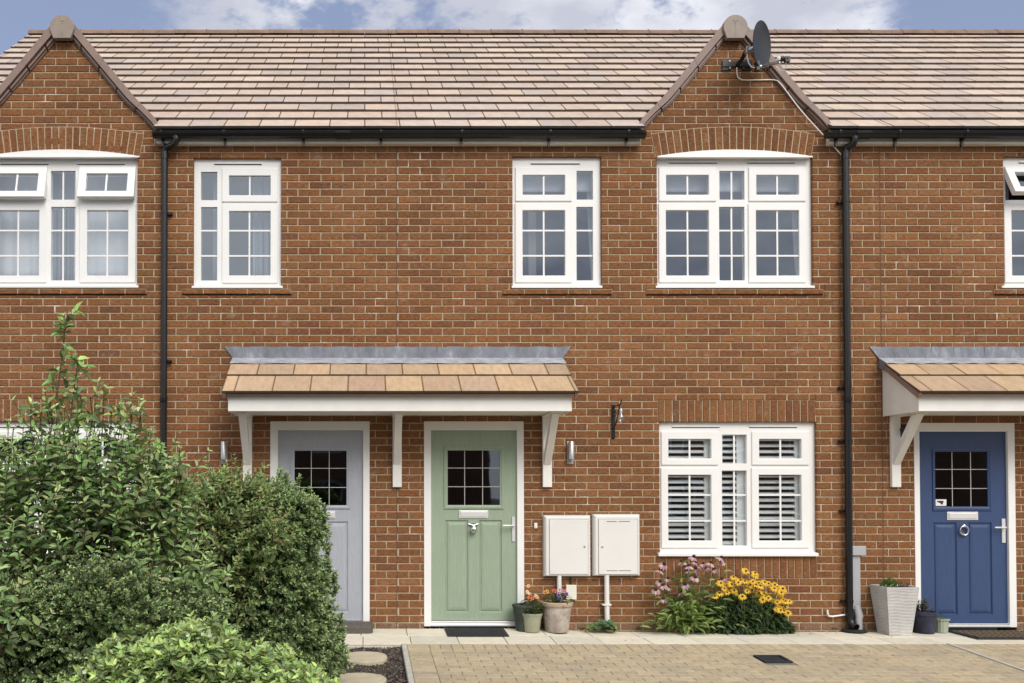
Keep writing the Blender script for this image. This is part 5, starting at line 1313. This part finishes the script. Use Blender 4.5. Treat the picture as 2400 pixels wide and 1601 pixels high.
add(lm.build('foliage', M['leaf'], lg), lg); add(sm.build('stems', M['bark_stem'], lg), lg); fm = MB()
for px, py in ((476, 1486), (492, 1490), (347, 1552), (377, 1556), (198, 1575), (307, 1585), (390, 1565), (560, 1555), (440, 1488)):
    c = W(px, py, Yl - .22)
    for k in range(5):
        a = 2 * math.pi * k / 5; d = Vector((math.cos(a), -.35, math.sin(a))); add_leaf(fm, c, d, Vector((0, -1, .2)), .013, .012, (.75, .75, .72), .05, .05)
add(fm.build('flower_heads', M['petal'], lg), lg)

# ------------------------------------------------------------------ flowers by the window
FSZ = .034
def flower_mesh(kind, n, rad, cols, droop, cone, seed):
    r = random.Random(seed); pm = MB()
    for k in range(n):
        a = 2 * math.pi * k / n + r.uniform(-.1, .1); d = Vector((math.cos(a), math.sin(a), -droop + r.uniform(-.08, .08)))
        add_leaf(pm, Vector((0, 0, 0)) + Vector((math.cos(a), math.sin(a), 0)) * rad * .15, d, Vector((0, 0, 1)), rad * r.uniform(.85, 1.1), rad * .42, jit(r.choice(cols), .1, r, .03), .05, .12)
    cm = MB(); cm.lathe([(0, -.002), (cone[0], 0), (cone[0] * .95, cone[1] * .5), (cone[0] * .5, cone[1] * .92), (0, cone[1])], (0, 0, 0), 12); return pm, cm
def flowers(par, mb_stem, kind, spots, Y, pm_cols, droop, rad, cone, n, base, tilt, lab):
    var = []
    for s in range(3):
        pm, cm = flower_mesh(kind, n, rad, pm_cols, droop, cone, s + 5)
        var.append((pm, cm))
    pro = []; r = random.Random(len(spots))
    for i, (px, py) in enumerate(spots):
        y = Y + r.uniform(-.10, .08); p = W(px, py, y); q = p - par.location
        rot = (R(tilt + r.uniform(-25, 25)), R(r.uniform(-28, 28)), r.uniform(0, 6.3))
        eul = (rot[0], rot[1], 0)
        if i < 3: f = var[i][0].build('flower', M['petal'], par, loc=q, rot=eul); c = var[i][1].build('flower_centre', M['seed'], f, smooth=True); pro.append((f, c))
        else:
            f0, c0 = pro[i % 3]; f = f0.copy(); COL.objects.link(f); f.parent = par; f.location = q; f.rotation_euler = eul; c = c0.copy(); COL.objects.link(c); c.parent = f
        s = r.uniform(.82, 1.12); f.scale = (s, s, s)
        b = Vector((base[0] + (p.x - base[0]) * .55 + r.uniform(-.05, .05), min(y + .10, -.03), .06)); mb_stem.tube([b, b.lerp(p, .6) + Vector((r.uniform(-.015, .015), 0, .02)), p - Vector((0, 0, .004))], .0022, 5)
FX = lambda u: 1520 + u / 6.717
FY_ = lambda v: 1290 + v / 6.717
cone_sp = [(245, 205), (525, 165), (710, 90), (735, 180), (635, 235), (605, 310), (860, 195), (980, 185), (900, 265), (1035, 285), (1140, 160), (1145, 105), (305, 430), (735, 410), (185, 480), (230, 535), (305, 560), (115, 605), (575, 520), (515, 645), (235, 750), (1160, 440), (180, 300), (640, 570), (740, 265)]
cone_sp = [(FX(a), FY_(b + 14)) for a, b in cone_sp]
cf = tag(empty('coneflower_plant', W(1600, 1478, -.14)), 'clump of pink drooping daisies below the shuttered window', 'flowering plant')
stm = MB(); flowers(cf, stm, 'cone', cone_sp, -.17, [(.66, .36, .46), (.72, .46, .52), (.52, .27, .40), (.78, .62, .58)], .62, .054, (.018, .024), 13, (W(1600, 1478, -.14).x, 0), 18, '')
r = random.Random(41); lm = MB(); CFC = [(.18, .26, .085), (.23, .31, .10), (.14, .21, .07), (.31, .39, .12), (.36, .42, .14)]
for k in range(330):
    px = r.gauss(1612, 34); py = 1475 - abs(r.gauss(0, 45)); p = W(px, py, -.15 + r.uniform(-.12, .10)); p.z = max(p.z, .03); d = Vector(((px - 1612) / 60 + r.gauss(0, .35), -.5 + r.gauss(0, .3), r.uniform(-.35, .8)))
    add_leaf(lm, p, d, Vector((0, -.4, 1)), r.uniform(.06, .125), r.uniform(.025, .042), jit(r.choice(CFC), .2, r, .08), .2, .35)
for k in range(150):
    px = r.uniform(1545, 1690); py = r.uniform(1345, 1430); p = W(px, py, -.15 + r.uniform(-.08, .08)); add_leaf(lm, p, Vector((r.gauss(0, .7), -.3, r.gauss(.2, .6))), Vector((0, 0, 1)), r.uniform(.04, .085), r.uniform(.012, .02), jit(r.choice(CFC[:3]), .2, r, .08), .2, .3)
add(lm.build('foliage', M['leaf'], cf), cf); add(stm.build('stems', M['stem'], cf), cf)
rud = [(1110, 530), (1140, 515), (1240, 555), (1195, 600), (1310, 530), (1285, 545), (1340, 420), (1415, 505), (1340, 445), (1380, 450), (1520, 485), (1565, 490), (1600, 545), (1645, 490), (1600, 580), (1560, 625), (1735, 510), (1790, 520), (1830, 500), (1690, 545), (1680, 355), (1680, 395), (1525, 315), (1535, 325), (1920, 540), (1890, 520), (1990, 540), (2020, 570), (2115, 600), (2130, 640), (2050, 620), (2040, 650), (1240, 660), (1120, 670), (1365, 665), (1350, 630), (1045, 725), (1480, 725), (1555, 640), (1650, 690), (1700, 660), (1740, 670), (1670, 720), (1815, 680), (1790, 720), (1840, 730), (1890, 750), (1800, 775), (1760, 810), (1900, 790), (1935, 770), (2050, 790), (2030, 810), (2130, 780), (2160, 800), (2215, 800), (2235, 790), (1565, 915), (1830, 905), (2050, 905), (2030, 930), (2100, 870), (2150, 890), (2130, 950), (2200, 985), (2080, 940), (1210, 500), (1470, 470), (1440, 470), (1270, 600), (1215, 640), (1700, 500), (1760, 560), (1630, 620), (1885, 660), (2075, 690), (1980, 600), (2090, 660)]
rud = [(FX(a), FY_(b)) for a, b in rud]
rb = tag(empty('black_eyed_susan_plant', W(1755, 1478, -.16)), 'mound of bright yellow dark-eyed daisies below the shuttered window', 'flowering plant')
stm = MB(); flowers(rb, stm, 'rud', rud, -.20, [(.80, .50, .06), (.84, .56, .09), (.76, .44, .045)], .22, .037, (.010, .010), 12, (W(1755, 1478, -.16).x, 0), 48, '')
r = random.Random(42); lm = MB(); RC = [(.065, .105, .040), (.085, .13, .05), (.05, .085, .035), (.11, .16, .055), (.07, .105, .05)]
for k in range(1500):
    t = r.uniform(-1, 1); px = 1748 + t * 100; top = 1378 + 88 * max(0, t) ** 2 + 40 * max(0, -t) ** 2; py = r.uniform(top + 8, 1476); p = W(px, py, -.16 - .10 * r.random() * (1 - t * t) + .05); p.z = max(p.z, .02)
    add_leaf(lm, p, Vector((t * .8 + r.gauss(0, .5), -.7 + r.gauss(0, .35), r.uniform(-.6, .5))), Vector((0, -.5, 1)), r.uniform(.05, .10), r.uniform(.028, .045), jit(r.choice(RC), .25, r, .08), .15, .3)
add(lm.build('foliage', M['gloss_leaf'], rb), rb); add(stm.build('stems', M['stem'], rb), rb)
# round-leaved plant and weeds
def lobed(lm, r, c, d, rad, col):
    n = 14; d = d.normalized(); s = d.orthogonal().normalized(); t = d.cross(s); pts = [c]
    for k in range(n):
        a = 2 * math.pi * k / n; q = rad * (1 - .14 * (k % 2)) * (.3 if k == 0 else 1); pts.append(c + s * q * math.cos(a) + t * q * math.sin(a) + d * (.22 * rad + .06 * rad * (k % 2)))
    lm.mesh(pts, [(0, k + 1, (k + 1) % n + 1) for k in range(n)], col)
r = random.Random(43); ap = tag(empty('round_leaved_plant', W(1415, 1478, -.10)), 'low plant with scalloped grey-green leaves under the second meter box', 'plant'); lm, sm = MB(), MB()
for k in range(46):
    t = r.gauss(0, .5); p = W(1415 + t * 33, 1474 - abs(r.gauss(0, 1)) * 10 * (1 - min(1, abs(t) * .6)), -.08 - .12 * r.random()); p.z = max(p.z, .025); lobed(lm, r, p, Vector((t, -.8, .9 + r.gauss(0, .3))), r.uniform(.022, .042), jit(r.choice([(.11, .19, .085), (.14, .22, .09), (.20, .27, .09), (.09, .16, .075)]), .15, r, .06)); sm.tube([W(1415, 1477, -.1), p], .0018, 4)
add(lm.build('foliage', M['leaf'], ap), ap); add(sm.build('stems', M['stem'], ap), ap)
for px, s, lab in ((1364, .8, 'tiny weed sprig at the wall foot left of the round-leaved plant'), (1497, 1., 'tiny weed sprig at the wall foot left of the pink flowers'), (1955, .7, 'tiny weed sprig at the wall foot left of the right downpipe')):
    wd = tag(empty('weed', W(px, 1477, -.03)), lab, 'weed', 'weeds at the foot of the wall'); lm = MB(); rr = random.Random(px)
    for k in range(26): add_leaf(lm, Vector((rr.gauss(0, .025) * s, rr.uniform(-.02, .0), rr.uniform(0, .03) * s)), Vector((rr.gauss(0, .6), -.4, rr.uniform(0, 1))), Vector((0, 0, 1)), .028 * s, .012 * s, jit((.06, .10, .035), .3, rr, .1))
    lm.build('foliage', M['leaf'], wd)

# ------------------------------------------------------------------ pots
def base_at(px, py): 
    p = G(px, py, .0, .01)
    for _ in range(4): p = G(px, py, path_z(p.x, p.y) - .01 * p.y, .01)
    return p
def pansy(fm, cm, r, p, col, face):
    d = Vector((r.gauss(0, .3), -1, .35 + r.gauss(0, .25))).normalized(); s = d.orthogonal().normalized(); t = d.cross(s)
    for k in range(5):
        a = 2 * math.pi * k / 5 + .3; add_leaf(fm, p, s * math.cos(a) + t * math.sin(a), d, .022, .024, jit(col, .12, r, .05), .06, -.05)
        add_leaf(fm, p + d * .002, s * math.cos(a) + t * math.sin(a), d, .0095, .010, face, .06, -.05)
def plant_pot(name, px, pyb, label, prof, mat, soil, seg=36, flute=0, nfl=0, extra=None):
    p = base_at(px, pyb); p.y = min(p.y + prof[1][0] * .9, -max(q[0] for q in prof) - .012)
    p.x = W(px, pyb - 20, p.y).x; p.z = path_z(p.x, p.y)
    o = tag(empty('potted_plant' if name else 'flower_pot', p), label, 'potted plant' if name else 'flower pot')
    mb = MB(); mb.lathe(prof, (0, 0, 0), seg, flute=flute, nfl=nfl)
    if extra: extra(mb)
    mb.build('pot', mat, o, smooth=True); mb = MB(); mb.lathe([(0, soil[1]), (soil[0], soil[1])], (0, 0, 0), 24); mb.build('compost', M['soil'], o)
    return o
def weather_mat(name, c1, c2, sc_=9, lo=.4, hi=.65):
    m, t, b = newmat(name); b.inputs['Roughness'].default_value = .9
    link(t, tramp(t, tnoise(t, sc_, 8, .7), [(lo, c1), (hi, c2)]), b.inputs['Base Color']); tbump(t, b, tnoise(t, 80, 5), .4, .004); return m
sage = plain('sage_glaze', (.335, .345, .24, 1), .45, .05, 9)
stone = weather_mat('weathered_terracotta', (.30, .245, .205, 1), (.50, .44, .38, 1))
sgrn = weather_mat('dark_green_glaze', (.04, .055, .045, 1), (.075, .095, .075, 1))
navy = weather_mat('navy_glaze', (.020, .022, .042, 1), (.05, .05, .085, 1))
# small sage pot
def P_(pts): return [(a, b) for a, b in pts]
dk = plant_pot('', 1230, 1474, 'dark green empty-looking pot behind the small sage pot by the green door', P_([(0, .004), (.085, .004), (.088, .01), (.118, .235), (.128, .245), (.128, .262), (.116, .262), (.112, .23)]), sgrn, (.112, .235))
sp_ = plant_pot('p', 1246.5, 1484.5, 'small sage green pot with orange flowers by the green door', P_([(0, .003), (.070, .003), (.076, .010), (.094, .145), (.098, .148), (.096, .155), (.102, .162), (.106, .182), (.106, .190), (.098, .190), (.094, .165)]), sage, (.094, .165))
mb = MB(); mb.lathe([(.024, 0), (.027, .003), (.030, 0)], (0, 0, 0), 20)
em = MB(); em.tube([(.022 * math.cos(a), -.0845, .085 + .022 * math.sin(a)) for a in [2 * math.pi * k / 20 for k in range(21)]], .0022, 5, caps=False); em.tube([(0, -.0835, .072), (0, -.0855, .098)], .0022, 5); em.tube([(-.010, -.0855, .086), (.010, -.0855, .086)], .0022, 5); em.build('embossed_badge', sage, sp_, smooth=True)
st_ = plant_pot('p', 1305, 1484.5, 'large weathered stone-coloured pot with coral and purple pansies', P_([(0, .003), (.108, .003), (.116, .012), (.128, .12), (.145, .255), (.156, .262), (.160, .275), (.160, .298), (.150, .302), (.142, .27)]), stone, (.142, .275))
mb = MB(); mb.lathe([(.146, .262), (.1575, .265), (.1615, .276), (.1615, .296), (.152, .304), (.142, .296), (.141, .28)], (0, 0, 0), 36); mb.build('rim', weather_mat('rim_terracotta', (.42, .31, .215, 1), (.50, .40, .29, 1)), st_, smooth=True)
PG = [(.05, .09, .03), (.07, .12, .04), (.09, .15, .05), (.06, .10, .04)]
def posy(o, zs, rad, h, n, flw, seed, L_=.045):
    r = random.Random(seed); lm, fm, sm = MB(), MB(), MB()
    for k in range(n):
        v = Vector((r.gauss(0, .45), r.gauss(0, .45), r.random())); p = Vector((v.x * rad, v.y * rad, zs + h * v.z * (1.15 - min(.6, .5 * (v.x ** 2 + v.y ** 2)))))
        add_leaf(lm, p, Vector((v.x * 2 + r.gauss(0, .3), v.y * 2 + r.gauss(0, .3) - .2, r.uniform(-.2, .8))), Vector((0, 0, 1)), L_ * r.uniform(.6, 1.2), L_ * .5 * r.uniform(.7, 1.2), jit(r.choice(PG), .2, r, .08), .15, .25)
        if k % 5 == 0: sm.tube([Vector((p.x * .3, p.y * .3, zs - .01)), p], .0018, 4)
    for (x, y, z, col, face) in flw:
        fm = MB(); pansy(fm, None, r, Vector((x, y, z)), col, face); fm.build('flower', M['petal'], o); sm.tube([(x * .3, y * .3, zs), (x, y + .003, z)], .0015, 4)
    lm.build('foliage', M['leaf'], o); sm.build('stems', M['stem'], o)
OR, DP, YF_ = (.75, .30, .14), (.45, .06, .03), (.80, .55, .35)
posy(sp_, .165, .10, .17, 190, [(-.02, -.06, .36, OR, DP), (-.005, -.07, .345, (.70, .24, .12), DP), (-.035, -.05, .345, OR, DP), (.04, -.05, .355, YF_, (.6, .3, .1)), (.055, -.04, .34, OR, YF_), (.03, -.03, .365, YF_, OR), (-.045, .0, .40, YF_, (.6, .5, .3)), (-.03, .0, .385, YF_, YF_), (-.03, .01, .455, YF_, OR)], 51)
CR, PU = (.75, .22, .17), (.23, .17, .50)
posy(st_, .275, .13, .11, 230, [(-.04, -.05, .415, CR, (.6, .08, .05)), (-.02, -.06, .41, CR, (.5, .05, .04)), (.04, -.02, .42, (.72, .32, .33), CR), (.06, -.03, .405, (.70, .35, .36), CR), (-.10, -.03, .405, (.70, .40, .12), (.4, .1, .03)), (-.12, -.02, .395, (.70, .40, .12), (.5, .2, .05)), (.0, -.10, .375, PU, (.02, .01, .04)), (.012, -.115, .345, PU, (.02, .01, .04)), (.085, -.06, .385, PU, (.02, .01, .04)), (.02, -.04, .42, (.7, .68, .7), PU), (.075, -.03, .41, CR, PU)], 52, .036)
# tall square grey planter
c = base_at(2109, 1483); s_t, s_b, h_ = .158, .110, .462
gp_ = tag(empty('potted_plant', (W(2096, 1470, -.175).x, -.175, path_z(6, -.2))), 'tall square tapered pale grey planter between the downpipe and the blue door', 'potted plant')
mb = MB(); N = 46; rr = random.Random(6)
def rowv(t, k): 
    s = s_b + (s_t - s_b) * t; return s
for side in range(4):
    a = side * math.pi / 2; ca_, sa_ = math.cos(a), math.sin(a); vs = []; nu = 16
    for k in range(N + 1):
        t = k / N; s = s_b + (s_t - s_b) * t
        for i in range(nu + 1):
            u = -1 + 2 * i / nu; w_ = .0028 * math.sin(k * 2 * math.pi / 3.1 + 1.3 * math.sin(u * 3.1 + side) + .6 * math.sin(u * 9 + k * .37)) if 0 < i < nu else 0
            x, y = u * s, -(s + w_); vs.append((x * ca_ - y * sa_, x * sa_ + y * ca_, t * h_ + .002))
    mb.mesh(vs, [(k * (nu + 1) + i, k * (nu + 1) + i + 1, (k + 1) * (nu + 1) + i + 1, (k + 1) * (nu + 1) + i) for k in range(N) for i in range(nu)])
holed(mb, (-s_t, s_t, -s_t, s_t), [(-s_t + .014, s_t - .014, -s_t + .014, s_t - .014)], -.02, 0, mtx=Matrix.Translation((0, 0, h_ - .002)) @ Matrix.Rotation(-math.pi / 2, 4, 'X') @ Matrix.Translation((0, .0, 0)))
po = mb.build('pot', weather_mat('grey_planter', (.42, .41, .395, 1), (.52, .51, .49, 1), 6), gp_, smooth=True); mb = MB(); mb.box(-s_t + .014, s_t - .014, -s_t + .014, s_t - .014, h_ - .05, h_ - .035); mb.build('compost', M['soil'], gp_)
r = random.Random(53); lm, sm = MB(), MB()
for k in range(240):
    v = rv(r).normalized(); v.z = abs(v.z); p = Vector((-.06 + v.x * .075, -.03 + v.y * .07, h_ - .02 + v.z * .105 * r.uniform(.6, 1))); add_leaf(lm, p, v + Vector((0, 0, .6)), v, .034, .010, jit(r.choice([(.07, .15, .04), (.10, .20, .05), (.30, .42, .07) if abs(v.x) < .3 else (.08, .16, .04)]), .2, r, .08))
for k in range(70):
    p = Vector((.075 + r.gauss(0, .03), -.02 + r.gauss(0, .03), h_ + r.uniform(-.03, .045))); add_leaf(lm, p, rv(r) + Vector((0, 0, .8)), Vector((0, 0, 1)), .03, .009, jit((.07, .045, .04), .3, r, .1)); 
lm.build('foliage', M['leaf'], gp_)
# navy pot and little fluted pot
nv = plant_pot('p', 2168, 1485.5, 'navy blue pot with dark twiggy plant right of the tall grey planter', P_([(0, .003), (.082, .003), (.086, .010), (.094, .10), (.099, .175), (.106, .18), (.107, .215), (.097, .218), (.092, .19)]), navy, (.092, .195))
r = random.Random(54); lm, sm = MB(), MB()
for k in range(26):
    a = Vector((r.gauss(-.03, .02), r.gauss(0, .02), .19)); b = a + Vector((r.gauss(-.015, .05), r.gauss(0, .04), r.uniform(.06, .17))); sm.tube([a, b], .0018, 4); shoot(lm, None, r, a.lerp(b, .3), b - a, (b - a).length * .8, 6, .026, .013, [(.05, .07, .03), (.08, .09, .035), (.10, .05, .04), (.06, .085, .035)], 55)
for e in ((.07, .0, .33), (.085, .0, .31)): sm.tube([(0, 0, .2), (.03, 0, .28), e], .0018, 4)
lm.build('foliage', M['leaf'], nv); sm.build('stems', M['bark_stem'], nv)
fl = plant_pot('p', 2207, 1484.5, 'small pale green fluted pot beside the blue door mat', P_([(0, .003), (.052, .003), (.054, .01), (.061, .118), (.068, .122), (.072, .128), (.072, .140), (.064, .142), (.060, .125)]), plain('pale_green_ceramic', (.36, .40, .30, 1), .5, .05, 9), (.062, .128), 60, .035, 14)
posy(fl, .125, .05, .08, 90, [], 55, .020)
for ch in fl.children:
    if ch.name.startswith('foliage') or ch.name.startswith('stems'): ch.location = (-.03, 0, 0)

# ------------------------------------------------------------------ the other side of the street (seen mirrored in the panes)
def far_house(x0, x1, y, lab, seed):
    h = tag(empty('brick_house', ((x0 + x1) / 2, y, gz)), lab, 'house'); H_ = 5.1; w_ = (x1 - x0) / 2; fix = None
    bm, t, b = newmat('far_brick'); br_ = t.nodes.new('ShaderNodeTexBrick'); tcn = t.nodes.new('ShaderNodeTexCoord'); mpn = t.nodes.new('ShaderNodeMapping'); mpn.inputs['Rotation'].default_value = (R(90), 0, 0)
    link(t, tcn.outputs['Object'], mpn.inputs[0]); link(t, mpn.outputs[0], br_.inputs['Vector']); br_.inputs['Scale'].default_value = 1; br_.inputs['Brick Width'].default_value = .225; br_.inputs['Row Height'].default_value = .075; br_.inputs['Mortar Size'].default_value = .006
    br_.inputs['Color1'].default_value = (.24, .10, .05, 1); br_.inputs['Color2'].default_value = (.19, .08, .04, 1); br_.inputs['Mortar'].default_value = (.4, .33, .25, 1); link(t, br_.outputs[0], b.inputs['Base Color']); b.inputs['Roughness'].default_value = .9
    wins = [(-w_ + 1 + k * 2.6, z) for k in range(int((2 * w_ - 1) / 2.6)) for z in (1.0, 3.4)]
    mb = MB(); holed(mb, (-w_, w_, 0, H_), [(a, a + 1.2, z, z + 1.25) for a, z in wins], -.3, 0); mb.box(-w_, w_, -7, -6.8, 0, H_); mb.box(-w_, -w_ + .2, -6.8, -.3, 0, H_); mb.box(w_ - .2, w_, -6.8, -.3, 0, H_); mb.build('wall', bm, h)
    for a, z in wins:
        fr = MB(); holed(fr, (a, a + 1.2, z, z + 1.25), [(a + .07, a + .56, z + .07, z + 1.18), (a + .64, a + 1.13, z + .07, z + 1.18)], -.12, -.06); wo = fr.build('window', M['white'], h); g_ = MB(); g_.box(a + .05, a + 1.15, -.11, -.10, z + .05, z + 1.2); g_.build('pane', plain('dark_pane', (.05, .06, .07, 1), .1) if 'dark_pane' not in bpy.data.materials else bpy.data.materials['dark_pane'], wo)
    mb = MB(); mb.slab([(w_ + .2, .25, H_ - .1), (-w_ - .2, .25, H_ - .1), (-w_ - .2, -3.5, H_ + 2.6), (w_ + .2, -3.5, H_ + 2.6)][::-1], .1); mb.slab([(w_ + .2, -7.3, H_ - .1), (-w_ - .2, -7.3, H_ - .1), (-w_ - .2, -3.5, H_ + 2.6), (w_ + .2, -3.5, H_ + 2.6)], .1); mb.build('roof', M['ridge'], h)
    mb = MB(); mb.box(-w_ + 3, -w_ + 5.2, .0, .7, 2.15, 2.35); mb.box(-w_ + 3.1, -w_ + 3.2, 0, .06, 1.5, 2.15); mb.box(-w_ + 5.0, -w_ + 5.1, 0, .06, 1.5, 2.15); mb.build('canopy', M['paint'], h)
    return h
far_house(-16, 4.5, -24, 'brick house across the street on the left', 1); far_house(7.5, 24, -26, 'brick house across the street on the right', 2)
